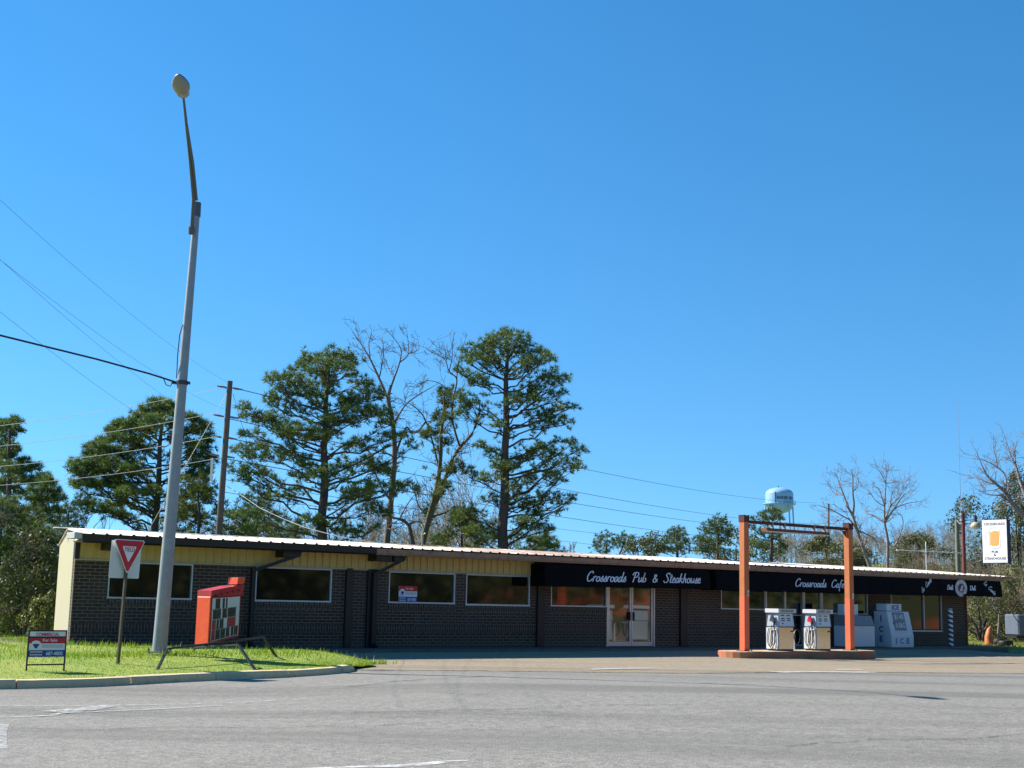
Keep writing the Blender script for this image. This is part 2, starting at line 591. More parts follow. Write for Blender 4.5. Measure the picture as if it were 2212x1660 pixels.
GL = {
    'C': ([[(.62, .80), (.58, .98), (.40, .98), (.18, .7), (.10, .35), (.22, .03), (.45, .05), (.66, .28)]], .68),
    'r': ([[(.03, 0), (.07, .28), (.09, .50)], [(.06, .22), (.16, .46), (.26, .52), (.33, .44)]], .37),
    'o': ([[(.2, .5), (.05, .35), (.05, .1), (.2, 0), (.34, .15), (.34, .38), (.2, .5)], [(.32, .42), (.44, .40)]], .42),
    's': ([[(.0, .03), (.16, .34), (.25, .55), (.25, .36), (.31, .14), (.20, .0), (.05, .08)]], .36),
    'a': ([[(.34, .42), (.2, .5), (.05, .3), (.06, .05), (.2, .02), (.36, .4)], [(.38, .5), (.35, .1), (.46, .05)]], .46),
    'd': ([[(.34, .42), (.2, .5), (.05, .3), (.06, .05), (.2, .02), (.36, .4)], [(.46, 1.0), (.36, .1), (.48, .05)]], .48),
    'P': ([[(.12, -.02), (.22, .5), (.30, .93)], [(.0, .70), (.16, .95), (.48, 1.0), (.64, .82), (.5, .55), (.26, .46)]], .66),
    'u': ([[(.02, .45), (.09, .5), (.06, .12), (.16, .02), (.32, .2), (.40, .5)], [(.40, .5), (.37, .1), (.48, .05)]], .5),
    'b': ([[(.0, .1), (.17, 1.0), (.06, .15), (.16, .02), (.32, .12), (.34, .35), (.24, .44)]], .46),
    '&': ([[(.55, .05), (.2, .58), (.22, .78), (.36, .78), (.36, .62), (.12, .35), (.1, .1), (.3, .02), (.54, .38)]], .64),
    'S': ([[(.64, .78), (.56, .97), (.35, .97), (.22, .78), (.36, .55), (.48, .3), (.36, .04), (.12, .02), (-.04, .2)]], .64),
    't': ([[(.2, .85), (.1, .15), (.18, .02), (.3, .08)], [(.0, .58), (.34, .62)]], .32),
    'e': ([[(.0, .20), (.25, .32), (.26, .48), (.14, .5), (.04, .28), (.08, .04), (.22, .02), (.38, .15)]], .38),
    'k': ([[(.14, 1.0), (.0, .0)], [(.32, .5), (.06, .25), (.2, .2), (.34, .02), (.42, .06)]], .44),
    'h': ([[(.14, 1.0), (.0, .0)], [(.03, .3), (.2, .5), (.28, .42), (.26, .1), (.38, .03)]], .43),
    'f': ([[(.42, .88), (.32, 1.0), (.2, .8), (.06, -.3), (.16, -.36)], [(.02, .5), (.32, .5)]], .36),
    'D': ([[(.2, .95), (.1, .02)], [(.0, .85), (.3, 1.0), (.6, .8), (.6, .35), (.35, .02), (.0, .06)]], .7),
    'l': ([[(.02, .1), (.2, .9), (.12, 1.0), (.06, .15), (.14, .02), (.28, .1)]], .28),
    'i': ([[(.06, .48), (.03, .12), (.1, .02), (.22, .08)], [(.10, .72), (.14, .78)]], .24),
    'L': ([[(.42, .90), (.28, 1.0), (.18, .6), (.1, .08), (.02, .05), (.2, .02), (.5, .1)]], .54),
    'm': ([[(.0, 0), (.06, .5)], [(.04, .35), (.16, .5), (.2, .4), (.18, 0)], [(.2, .35), (.32, .5), (.36, .4), (.35, .1), (.44, .04)]], .5),
    ' ': ([], .66),
}


def catmull(pts, k=5):
    if len(pts) < 3: return pts
    out = []
    P = [pts[0]] + list(pts) + [pts[-1]]
    for i in range(1, len(P) - 2):
        a, b, c, d = (np.array(q, float) for q in P[i - 1:i + 3])
        for j in range(k):
            t = j / k
            out.append(tuple(.5 * ((2 * b) + (c - a) * t + (2 * a - 5 * b + 4 * c - d) * t * t + (3 * b - a - 3 * c + d) * t ** 3)))
    out.append(tuple(pts[-1]))
    return out


def script_text(mb, s, O, X, Y, wid=.085, slant=.25):
    """brush lettering along X (whole string width) and Y (capital height)"""
    tot = sum(GL[c][1] for c in s)
    O, X, Y = Vector(O), Vector(X), Vector(Y)
    sx = 1 / tot
    asp = (X.length / tot) / Y.length
    x = 0
    for c in s:
        st, adv = GL[c]
        for pl in st:
            p = np.array(catmull(pl))
            d = np.gradient(p, axis=0)
            d /= np.linalg.norm(d, axis=1, keepdims=True) + 1e-9
            nrm = np.stack([-d[:, 1], d[:, 0]], 1)
            wv = wid * (.72 + .45 * np.abs(nrm[:, 0:1]))
            vs = []
            for q in list(p + nrm * wv * .5) + list(p - nrm * wv * .5):
                vs.append(O + X * ((q[0] + slant * q[1] + x) * sx) + Y * q[1])
            n = len(p)
            mb.add(vs, [(i, i + 1, n + i + 1, n + i) for i in range(n - 1)])
        x += adv


# ------------------------------------------------------------------ ground
def loft(name, A, B, rows, zf, mat, kind='structure'):
    """sheet between two paths of equal point count"""
    V, Fc = [], []
    n = len(A)
    for j in range(rows + 1):
        t = j / rows
        for a, b in zip(A, B):
            x, y = a[0] + (b[0] - a[0]) * t, a[1] + (b[1] - a[1]) * t
            V.append((x, y, zf(x, y, t)))
    for j in range(rows):
        for i in range(n - 1):
            Fc.append((j * n + i, j * n + i + 1, (j + 1) * n + i + 1, (j + 1) * n + i))
    o = np_obj(name, V, Fc, mat, smooth=True)
    return tag(o, kind=kind)


def resample(path, n, k=6):
    p = np.array(catmull([tuple(q) for q in path], k)) if k else np.array(path, float)
    s = np.r_[0, np.cumsum(np.linalg.norm(np.diff(p, axis=0), axis=1))]
    t = np.linspace(0, s[-1], n)
    return np.stack([np.interp(t, s, p[:, i]) for i in range(2)], 1)


def zg(x, y):
    """the broad ground below and beyond everything"""
    u, w_ = uw(x, y)
    z = -.55
    z += .57 * sstep(36, 42, u) * sstep(9, 3, w_)          # grass beside the building
    z -= 1.9 * sstep(42, 52, y) * sstep(-8, -14, x)           # falls away behind the left corner
    hill = sstep(85, 140, y) * sstep(8, 30, x - .02 * y)
    z += 5.6 * hill
    z += 1.2 * sstep(90, 200, y)
    return z


xs = np.r_[np.linspace(-900, -90, 12), np.linspace(-80, 110, 96), np.linspace(120, 900, 12)]
ys = np.r_[np.linspace(-400, -50, 8), np.linspace(-40, 200, 121), np.linspace(210, 2600, 16)]
V = [(x, y, zg(x, y)) for y in ys for x in xs]
nx = len(xs)
Fq = [(j * nx + i, j * nx + i + 1, (j + 1) * nx + i + 1, (j + 1) * nx + i) for j in range(len(ys) - 1) for i in range(nx - 1)]
tag(np_obj('ground', V, Fq, MAT['ground'], smooth=True), kind='structure')

EDGE = resample([(-60, 15), (-30, 20), (-10, 27), (-4.2, 31.2), (0, 32.0), (4, 32.9), (8.5, 35.1), (13, 36.6), (20, 39), (32, 43), (60, 52)], 160)
FRONT = np.stack([np.linspace(-60, 60, 160), np.full(160, -40.0)], 1)
loft('road', FRONT, EDGE, 60, lambda x, y, t: zroad(x, y), MAT['road'])
E2 = resample([(-5.0, 30.8), (-4.2, 31.2), (0, 32.0), (4, 32.9), (8.5, 35.1), (13, 36.6), (20, 39), (32, 43), (60, 52)], 90)
F2 = resample([tuple(bw(u, w_)[:2]) for u, w_ in ((4.0, 1.2), (10, 1.2), (20, 1.2), (33, 1.2), (36.5, 2.6), (42, 4.6), (55, 6.2), (80, 8))], 90)


def zfore(x, y, t):
    u, w_ = uw(x, y)
    dd = .07 + .11 * sstep(18, 28, u)
    k = sstep(1.7, 4.4, w_)
    return .035 * (1 - k) - dd * k * math.cos(t * math.pi / 2) + zroad(x, y) * t + .004


loft('forecourt', F2, E2, 24, zfore, MAT['forecourt'])


def zf_at(x, y):
    u, w_ = uw(x, y)
    dd = .07 + .11 * sstep(18, 28, u)
    return -dd


KERB = resample([(-17, 16.5), (-13, 19.4), (-10, 21.6), (-8.23, 22.93), (-6.99, 24.0), (-6.06, 25.6), (-5.2, 26.8), (-4.4, 27.75), (-3.65, 29.2), (-3.35, 30.4), (-3.35, 31.2)], 90)
# kerb as a row of cast lengths with joints
d = np.gradient(KERB, axis=0)
d /= np.linalg.norm(d, axis=1, keepdims=True)
inn = np.stack([-d[:, 1], d[:, 0]], 1)
mb = MB()
prof = [(0, -.12), (.02, .10), (.045, .14), (.20, .15), (.22, -.12)]
cum = np.r_[0, np.cumsum(np.linalg.norm(np.diff(KERB, axis=0), axis=1))]
n = len(prof)
kr = random.Random(4)
k0 = 0.0
while k0 < cum[-1] - .3:
    k1 = min(cum[-1], k0 + 1.9 + kr.uniform(-.25, .35))
    dz, dl = kr.uniform(-.012, .012), kr.uniform(-.012, .012)
    vs, fs = [], []
    ss = np.linspace(k0, k1 - .022, 9)
    for s_ in ss:
        q = np.array([np.interp(s_, cum, KERB[:, k]) for k in range(2)])
        nn = np.array([np.interp(s_, cum, inn[:, k]) for k in range(2)])
        for a, z in prof:
            p_ = q + nn * (a + dl)
            vs.append((p_[0], p_[1], z + (dz + kr.uniform(-.004, .004) - .05 * sstep(cum[-1] - .9, cum[-1], s_) if z > 0 else 0)))
    for i in range(8): fs += [(i * n + k, i * n + k + 1, (i + 1) * n + k + 1, (i + 1) * n + k) for k in range(n - 1)]
    fs += [tuple(range(n)), tuple(reversed(range(8 * n, 9 * n)))]
    mb.add(vs, fs)
    k0 = k1
tag(mb.build('kerb', MAT['kerb']), kind='structure')


def zlawn(x, y, t=0):
    return LZ(x, y)


LF = KERB + inn * .19
LB = resample([(-34, 30), (-30, 44), (-20, 46), tuple(bw(-2.2, -1.0)[:2]), tuple(bw(-.5, 1.85)[:2]), tuple(bw(2, 1.9)[:2]), tuple(bw(4.6, 1.95)[:2]),
               tuple(bw(5.6, 3.2)[:2]), tuple(bw(5.2, 6.0)[:2]), tuple(bw(4.5, 8.0)[:2]), (-3.6, 31.6)], 90, 5)


def LZ(x, y):
    dk = float(np.min(np.hypot(LF[:, 0] - x, LF[:, 1] - y)))
    db = float(np.min(np.hypot(LB[20:, 0] - x, LB[20:, 1] - y)))
    z = .135 + .10 * sstep(0, 3.0, dk) + .02 * math.sin(x * 1.3) * math.sin(y * .9) * sstep(0, 1, dk)
    u, w_ = uw(x, y)
    z += .06 * sstep(2, -2, u) * sstep(6, 2, w_)
    z -= 1.6 * sstep(43, 48, y - .35 * (x + 14))
    z -= .16 * sstep(.9, 0, db) * sstep(2, 4.5, u)
    return z


loft('lawn', LF, LB, 40, lambda x, y, t: LZ(x, y), MAT['lawn'])

# road paint: thin sheets just above the asphalt
def strip(path, width, dz=.005, n=24):
    p = resample(path, n, 4)
    dd = np.gradient(p, axis=0)
    dd /= np.linalg.norm(dd, axis=1, keepdims=True)
    nn = np.stack([-dd[:, 1], dd[:, 0]], 1)
    ww = np.asarray(width) if hasattr(width, '__len__') else np.full(2, width)
    ww = np.interp(np.linspace(0, 1, n), np.linspace(0, 1, len(ww)), ww)
    vs = []
    for s_ in (-.5, .5):
        for i in range(n):
            q = p[i] + nn[i] * ww[i] * s_
            vs.append((q[0], q[1], zroad(*q) + dz))
    return vs, [(i, i + 1, n + i + 1, n + i) for i in range(n - 1)]


mb = MB()
mb.add(*strip([(-14, 17.4), (-7.02, 19.62), (-5.52, 20.2), (-4.19, 20.9), (-3.03, 21.5)], .13))
mb.add(*strip([(-12, 15.9), (-6.4, 17.86), (-5.9, 18.6), (-4.87, 19.6), (-4.1, 20.4)], .12, .009))
mb.add(*strip([(-6.0, 18.75), (-5.75, 19.3), (-5.62, 19.98)], (.5, .38, .25), .013))
mb.add(*strip([(-5.15, 14.4), (-5.7, 15.9), (-6.08, 17.05)], .20))
tag(mb.build('road_marking', MAT['linepaint']), kind='structure')
mb = MB()
mb.add(*strip([(-2.4, 13.0), (-1.44, 13.5), (-.9, 13.72), (-.56, 14.1), (-.35, 14.2)], (.07, .10, .14, .2, .1), .005))
mb.add(*strip([(6.6, 34.3), (7.6, 34.9), (9.2, 35.3)], (.5, .35, .5), .012))
mb.add(*strip([(2.0, 33.7), (2.9, 34.6), (3.7, 35.2)], (.3, .2, .2), .012))
mb.add(*strip([(8.6, 36.6), (9.4, 37.0)], .3, .012))
tag(mb.build('faded_marking', MAT['linepaint2']), kind='structure')
mb = MB()
mb.add(*strip([(-3.3, 30.9), (-1, 31.75), (1.5, 32.2), (4, 32.75), (7.0, 34.4), (10, 35.6), (14, 36.7), (20, 38.9)], .12, .010, 60))
cr_ = random.Random(12)
for pth in ([(-7, 15.2), (-5.4, 16.2), (-4.0, 16.9), (-2.2, 17.3), (-.5, 18.0)], [(-2.0, 19.2), (-.2, 19.6), (1.6, 20.6), (3.2, 20.9)], [(1.2, 27.8), (3.6, 28.9), (6.0, 29.6), (9.5, 31.5)], [(3.2, 16.0), (4.4, 17.0), (6.2, 17.6), (8.0, 19.4)], [(-4.6, 24.5), (-2.4, 26.0), (-.5, 26.6), (2.2, 28.2)]):
    pts_ = []
    for a, b in zip(pth[:-1], pth[1:]):
        for k in range(4): pts_.append((a[0] + (b[0] - a[0]) * k / 4 + cr_.uniform(-.12, .12), a[1] + (b[1] - a[1]) * k / 4 + cr_.uniform(-.12, .12)))
    mb.add(*strip(pts_, .026, .010, 60))
tag(mb.build('asphalt_seam', MAT['seam']), kind='structure')

# ------------------------------------------------------------------ the building
bld = thing('roadside_pub', 'long low brick roadside pub with white metal roof, yellow siding and black awnings', 'building', B0, BA)


def bx(mb, u0, u1, w0, w1, z0, z1):
    return mb.box(u0, u1, -w1, -w0, z0, z1)


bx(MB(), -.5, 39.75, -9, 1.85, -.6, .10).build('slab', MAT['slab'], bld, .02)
# front wall with openings
OPEN = [(.93, 3.36, 1.44, 2.42), (5.31, 7.82, 1.44, 2.42), (9.84, 12.33, 1.46, 2.42), (12.76, 15.35, 1.44, 2.42),
        (16.26, 18.74, 1.45, 2.42), (18.80, 21.0, .10, 2.42), (24.35, 26.74, 1.46, 2.42), (26.76, 29.95, .10, 2.42),
        (29.97, 32.80, 1.36, 2.42), (34.3, 37.72, .70, 2.42)]
mb = MB()
U0, U1, Z0, Z1 = 0, 39.55, .10, 2.46
us = sorted({U0, U1} | {o[0] for o in OPEN} | {o[1] for o in OPEN})
for a, b in zip(us[:-1], us[1:]):
    op = [o for o in OPEN if o[0] <= a + 1e-6 and o[1] >= b - 1e-6]
    for z0, z1 in ([(Z0, op[0][2]), (op[0][3], Z1)] if op else [(Z0, Z1)]):
        if z1 - z0 > .01: bx(mb, a, b, -.22, 0, z0, z1)
bx(mb, 0, 39.55, -.22, -.02, 2.46, 3.02)
bx(mb, 39.33, 39.545, -8.9, -.22, .1, 3.0)
bx(mb, 2.95, 39.33, -9.0, -8.8, .1, 3.0)
mb.build('brick_wall', MAT['brick'], bld)
for o in OPEN[:5] + [OPEN[6]]:
    bx(MB(), o[0], o[1], 0, .012, o[2] - .22, o[2] - .005).build('soldier_course', MAT['soldier'], bld)
for a, b in ((0, 8.28), (9.42, 15.63), (15.93, 18.78), (21.02, 22.2), (22.55, 26.7), (32.8, 39.5)):
    bx(MB(), a, b, 0, .010, .55, .78).build('soldier_band', MAT['soldier'], bld)
for a, b, t_ in ((8.29, 8.50, 2.46), (15.64, 15.92, 2.46), (22.21, 22.54, 2.9), (9.05, 9.40, 2.46)):
    bx(MB(), a, b, 0, .10, .1, t_).build('pilaster', MAT['darkbrown'], bld, .01)
# skewed pale end wall
mb = MB()
sk = lambda w_: -w_ * .296
mb.add([(sk(.0) - .02, 0.02, -.5), (sk(-9) - .02, 9, -.5), (sk(-9) - .02, 9, 3.05), (sk(-4.4) - .02, 4.4, 3.32), (sk(0) - .02, .02, 3.0),
        (sk(.0) + .15, 0.02, -.5), (sk(-9) + .15, 9, -.5), (sk(-9) + .15, 9, 3.05), (sk(-4.4) + .15, 4.4, 3.32), (sk(0) + .15, .02, 3.0)],
       [(0, 1, 2, 3, 4), (9, 8, 7, 6, 5), (0, 4, 9, 5), (4, 3, 8, 9), (3, 2, 7, 8), (1, 6, 7, 2)])
mb.build('end_wall', MAT['endwall'], bld)
bx(MB(), -.06, .07, .0, .09, 2.46, 2.9).build('corner_trim', MAT['darkbrown'], bld)
bx(MB(), -.10, .10, .08, .42, 2.90, 2.97).build('flood_light', MAT['white'], bld, .01)
# ribbed yellow siding over the windows
mb = MB()
bx(mb, .08, 15.5, 0, .04, 2.475, 2.90)
u = .2
while u < 15.4:
    bx(mb, u, u + .03, .04, .085, 2.478, 2.898)
    u += .25
sid = mb.build('siding', MAT['yellow'], bld)
bx(MB(), -.03, 15.5, .0, .075, 2.425, 2.472).build('trim', MAT['cream'], sid)
bx(MB(), 15.5, 39.5, 0, .03, 2.475, 2.90).build('dark_siding', MAT['soffit'], bld)
bx(MB(), -.12, 41.15, .035, .70, 2.905, 2.935).build('soffit', MAT['soffit'], bld)
# gutter on the left part, plain fascia on the rest
mb = MB()
mb.prism([Vector((0, -.70, 2.87)), Vector((0, -.79, 2.87)), Vector((0, -.83, 2.92)), Vector((0, -.83, 3.04)), Vector((0, -.85, 3.10)), Vector((0, -.70, 3.10))], (-.14, 0, 0), (8.86, 0, 0))
mb.build('gutter', MAT['darkbrown'], bld)
mb = MB()
mb.prism([Vector((0, -.70, 2.90)), Vector((0, -.76, 2.88)), Vector((0, -.80, 2.95)), Vector((0, -.81, 3.07)), Vector((0, -.70, 3.07))], (8.87, 0, 0), (41.2, 0, 0))
mb.prism([Vector((0, -.70, 2.99)), Vector((0, -.82, 3.02)), Vector((0, -.84, 3.10)), Vector((0, -.70, 3.10))], (41.2, 0, 0), (41.75, 0, .03))
mb.build('fascia', MAT['fascia'], bld)
bx(MB(), -.36, -.145, .2, .80, 2.97, 3.13).build('end_cap', MAT['greycap'], bld, .01)
# low gable roof of ribbed metal
mb = MB()
prof = []
u = -.2
while u < 41.2:
    prof += [(u, 0), (u + .27, 0), (u + .295, .032), (u + .345, .032)]
    u += .37
prof.append((41.22, 0))
vs = []
rows = [(.86, 3.105), (.0, 3.155), (-4.4, 3.43), (-9.8, 3.08)]
for w_, z in rows:
    left = sk(w_) - .05
    for uu, dz in prof:
        vs.append((max(uu, left), -w_, z + dz + .012 * math.sin(uu * .8) * (w_ < 0)))
n = len(prof)
fs = [(j * n + i, j * n + i + 1, (j + 1) * n + i + 1, (j + 1) * n + i) for j in range(len(rows) - 1) for i in range(n - 1)]
mb.add(vs, fs)
rf = mb.build('roof', MAT['roof'], bld)
mb = MB()
mb.prism([Vector((0, 4.25, 3.452)), Vector((0, 4.4, 3.478)), Vector((0, 4.55, 3.452))], (.85, 0, 0), (41.1, 0, 0))
mb.build('ridge_cap', MAT['roof'], rf)
# downspouts and the outlet boxes under the eave
for uo, uwall in ((6.4, 5.15), (10.0, 9.22)):
    mb = MB()
    mb.bar((uo, -.62, 2.93), (uo - .05, -.60, 2.76), .12, .10)
    mb.bar((uo - .04, -.61, 2.78), (uwall, -.15, 2.30), .12, .10)
    mb.bar((uwall, -.16, 2.34), (uwall, -.16, .14), .12, .10, (0, 1, 0))
    mb.bar((uwall, -.16, .20), (uwall, -.36, .13), .12, .10)
    mb.build('downspout', MAT['black'], bld)
for a, b in ((.62, .95), (5.85, 6.3), (9.0, 9.55), (9.62, 9.95), (34.0, 34.1)):
    bx(MB(), a, b, .10, .62, 2.70, 2.90).build('outlet_box', MAT['darkbrown'], bld, .01)


def window(u0, u1, z0, z1, mull=(), mat='winframe', gl='glass', name='window', f=.035, bars=()):
    mb = MB()
    bx(mb, u0 - .01, u1 + .01, -.10, .012, z0 - .02, z0 + f)
    bx(mb, u0, u1, -.10, .004, z1 - f, z1)
    for a in (u0, u1 - f): bx(mb, a, a + f, -.10, .008, z0 + f, z1 - f)
    for m_, wd in mull: bx(mb, m_ - wd / 2, m_ + wd / 2, -.10, .010, z0 + f, z1 - f)
    for zz in bars: bx(mb, u0 + f, u1 - f, -.10, -.01, zz - .02, zz + .02)
    fr = mb.build(name, MAT[mat], bld)
    bx(MB(), u0 + .01, u1 - .01, -.075, -.055, z0 + .01, z1 - .01).build('pane', MAT[gl], fr)
    return fr


for o in OPEN[:5]: window(*o)
window(*OPEN[6])
# glazed double door
for a, b, hx in ((18.82, 19.89, 19.80), (19.91, 20.92, 19.99)):
    mb = MB()
    for p in (a, b - .07): bx(mb, p, p + .07, -.09, -.01, .12, 2.4)
    bx(mb, a + .07, b - .07, -.09, -.01, .12, .27)
    bx(mb, a + .07, b - .07, -.09, -.01, 2.3, 2.4)
    dr = mb.build('door', MAT['alu'], bld)
    bx(MB(), a + .06, b - .06, -.06, -.045, .25, 2.32).build('pane', MAT['doorglass'], dr)
    bx(MB(), hx - .015, hx + .015, -.01, .05, 1.0, 1.3).build('handle', MAT['black'], dr)
for a in (18.74, 20.94): bx(MB(), a, a + .06, -.12, .015, .1, 2.42).build('door_jamb', MAT['alu'], bld)
window(26.76, 29.95, .10, 2.42, ((27.85, .10), (28.92, .14)), 'alu', 'doorglass', 'storefront', .06, (1.28,))
window(29.97, 32.80, 1.36, 2.42, ((30.0, .08),), 'alu', 'doorglass')
window(34.3, 37.72, .70, 2.42, ((36.5, .05),), 'winframe', 'glass')


def awning(u0, u1, zr, name):
    """taut canvas box on a hidden frame: sloping face, short hem, two ends; zr(u) = (top, bottom)"""
    mb = MB()
    N = max(6, int((u1 - u0) / .35))
    prof = [(.06, .0, 0), (.70, .0, -.0), (.78, .02, 0), (.84, .5, 0), (.86, 1.0, 1)]
    vs = []
    for i in range(N + 1):
        u = u0 + (u1 - u0) * i / N
        t, b = zr(u)
        sag = .008 * math.sin(u * 4.3) + .006 * math.sin(u * 9.1)
        for w_, k, hem in prof:
            vs.append((u, -(w_ + sag * (k > .3)), t + (b - t) * k + sag * .7 * hem))
    n = len(prof)
    fs = [(i * n + k, i * n + k + 1, (i + 1) * n + k + 1, (i + 1) * n + k) for i in range(N) for k in range(n - 1)]
    for i in (0, N):
        t, b = zr(u0 if i == 0 else u1)
        vs.append(((u0 if i == 0 else u1), -.06, b))
        fs.append(tuple(list(range(i * n, i * n + n)) + [len(vs) - 1]))
    mb.add(vs, fs)
    return mb.build(name, MAT['awning'], bld)


z1f = lambda u: (2.82 + .003 * (u - 15.4), 2.10 + .008 * (u - 15.4))
z2f = lambda u: (2.84 + .004 * (u - 23.3), 2.13 + .0050 * (u - 23.3))
aw1 = awning(15.33, 22.95, z1f, 'awning')
aw2 = awning(23.25, 40.9, z2f, 'awning')


def on_awn(zf, u, k):
    t, b = zf(u)
    w_ = .78 + (.84 - .78) * min(1, max(0, (k - .02) / .48)) if k < .5 else .84 + .02 * (k - .5) / .5
    return Vector((u, -(w_ + .022), t + (b - t) * k))


mb = MB()
O = on_awn(z1f, 17.05, .74)
script_text(mb, 'Crossroads Pub & Steakhouse', O, on_awn(z1f, 22.42, .70) - O, on_awn(z1f, 17.05, .27) - O, .10)
mb.build('lettering', MAT['lettering'], aw1)
mb = MB()
O = on_awn(z2f, 27.42, .70)
script_text(mb, 'Crossroads Cafe', O, on_awn(z2f, 30.3, .70) - O, on_awn(z2f, 27.42, .27) - O, .10)
mb.build('lettering', MAT['lettering'], aw2)
for uc, sg in ((35.6, 1), (39.95, -1)):
    O = on_awn(z2f, uc - .36, .88 if sg > 0 else .20)
    X = on_awn(z2f, uc + .36, .16 if sg > 0 else .92) - O
    Yv = Vector((-X.z, 0, X.x)).normalized() * .20
    mb = MB()
    script_text(mb, 'Le Comte', O, X, Yv, .13)
    mb.build('lettering', MAT['lettering'], aw2)
for uc in (37.15, 38.75):
    O = on_awn(z2f, uc - .22, .63)
    mb = MB()
    script_text(mb, 'Deli', O, on_awn(z2f, uc + .22, .63) - O, on_awn(z2f, uc - .22, .36) - O, .14)
    mb.build('lettering', MAT['lettering'], aw2)
# round emblem: grey disc, dark centre, ring of letters and an ampersand
cc = on_awn(z2f, 37.93, .52)
mb = MB()
ring = [cc + Vector((.42 * math.cos(a), .008, .36 * math.sin(a))) for a in np.linspace(0, 2 * math.pi, 33)[:-1]]
mb.prism(ring, (0, 0, 0), (0, -.006, 0))
em = mb.build('emblem', MAT['grey'], aw2)
mb = MB()
ring = [cc + Vector((.23 * math.cos(a), -.004, .19 * math.sin(a))) for a in np.linspace(0, 2 * math.pi, 33)[:-1]]
mb.add(ring, [tuple(range(32))])
mb.build('emblem_centre', MAT['signbox'], aw2)
mb = MB()
script_text(mb, '&', cc + Vector((-.13, -.009, -.13)), (.26, 0, 0), (0, 0, .28), .12)
for s_, a0, a1, top in (('BLACK', 140, 40, 1), ('TANS', 225, 315, 0)):
    for i, ch in enumerate(s_):
        a = R_(a0 + (a1 - a0) * i / (len(s_) - 1))
        p = cc + Vector((.325 * math.cos(a), -.009, .275 * math.sin(a)))
        up = Vector((math.cos(a), 0, math.sin(a))) * (1 if top else -1)
        rt = Vector((up.z, 0, -up.x))
        put_text(mb, ch, p - up * .055 - rt * .045, rt * .09, up * .11, .02)
mb.build('emblem_lettering', MAT['white'], aw2)

# weatherhead where the service cable meets the roof
mb = MB()
mb.tube([(13.0, 3.0, 3.3), (13.0, 3.0, 3.75), (13.05, 2.9, 3.82)], .035)
mb.build('weatherhead', MAT['galv'], bld)
mb = MB()
mb.tube([(24.9, -.87, 2.93), (24.9, -.90, 3.06)], .03, 6)
mb.build('drip_spout', MAT['white'], bld)


# small printed sale boards share this builder: layers on a local x-z plane facing -y
def sale_board(o, W, H, top_band, frame=True):
    z0 = 0
    MB().box(-W / 2, W / 2, -.006, .006, 0, H).build('panel', MAT['white'], o)
    y = -.009
    hb = H - (H * .22 if top_band else 0)

    def quad(name, x0, x1, za, zb, m, yy=y):
        MB().add([(x0, yy, za), (x1, yy, za), (x1, yy, zb), (x0, yy, zb)], [(0, 1, 2, 3)]).build(name, MAT[m], o)
    quad('blue_band', -W / 2, W / 2, 0, hb * .34, 'signblue')
    quad('red_band', -W / 2, W / 2, hb * .68, hb, 'signred')
    bc = Vector((-W * .31, -.012, hb * .56))
    mb = MB()
    mb.mi = 0
    mb.add([bc + Vector((W * .135 * math.cos(a), 0, hb * .17 * math.sin(a) + hb * .10)) for a in np.linspace(0, math.pi, 13)] + [bc + Vector((W * .02, 0, -hb * .17)), bc + Vector((W * -.02, 0, -hb * .17))][::-1], [tuple(range(15))])
    mb.build('balloon_mark', MAT['white'], o)
    mb = MB()
    mb.add([bc + Vector((-W * .10, -.003, hb * .08)), bc + Vector((0, -.003, hb * .11)), bc + Vector((W * .10, -.003, hb * .08)), bc + Vector((W * .02, -.003, -hb * .13)), bc + Vector((-W * .02, -.003, -hb * .13))], [(0, 1, 2, 3, 4)])
    mb.build('balloon_blue', MAT['signblue'], o)
    mb = MB()
    put_text(mb, 'For Sale', (-W * .13, -.012, hb * .77), (W * .40, 0, 0), (0, 0, hb * .15), .01)
    mb.build('lettering', MAT['lettering'], o)
    mb = MB()
    put_text(mb, '687-4800', (-W * .02, -.012, hb * .08), (W * .46, 0, 0), (0, 0, hb * .19), .015)
    mb.build('phone_number', MAT['lettering'], o)
    mb = MB()
    for zz in (.56, .47): mb.add([(-W * .14, -.012, hb * zz), (W * .44, -.012, hb * zz), (W * .44, -.012, hb * (zz + .05)), (-W * .14, -.012, hb * (zz + .05))], [(0, 1, 2, 3)])
    for zz in (.22, .08): mb.add([(-W * .46, -.012, hb * zz), (-W * .12, -.012, hb * zz), (-W * .12, -.012, hb * (zz + .07)), (-W * .46, -.012, hb * (zz + .07))], [(0, 1, 2, 3)])
    mb.build('small_print', MAT['grey'], o)
    if top_band:
        mb = MB()
        put_text(mb, 'COMMERCIAL', (-W * .32, -.012, hb + H * .045), (W * .64, 0, 0), (0, 0, H * .13), .02)
        mb.build('heading', MAT['signred'], o)
        MB().box(-W / 2, W / 2, -.010, -.006, hb - .012, hb + .012).build('divider', MAT['black'], o)


ws = thing('window_sale_sign', 'small red, white and blue for sale sign standing inside a dark window', 'sign', bw(10.58, -.048, 1.485), BA)
sale_board(ws, .68, .50, False)

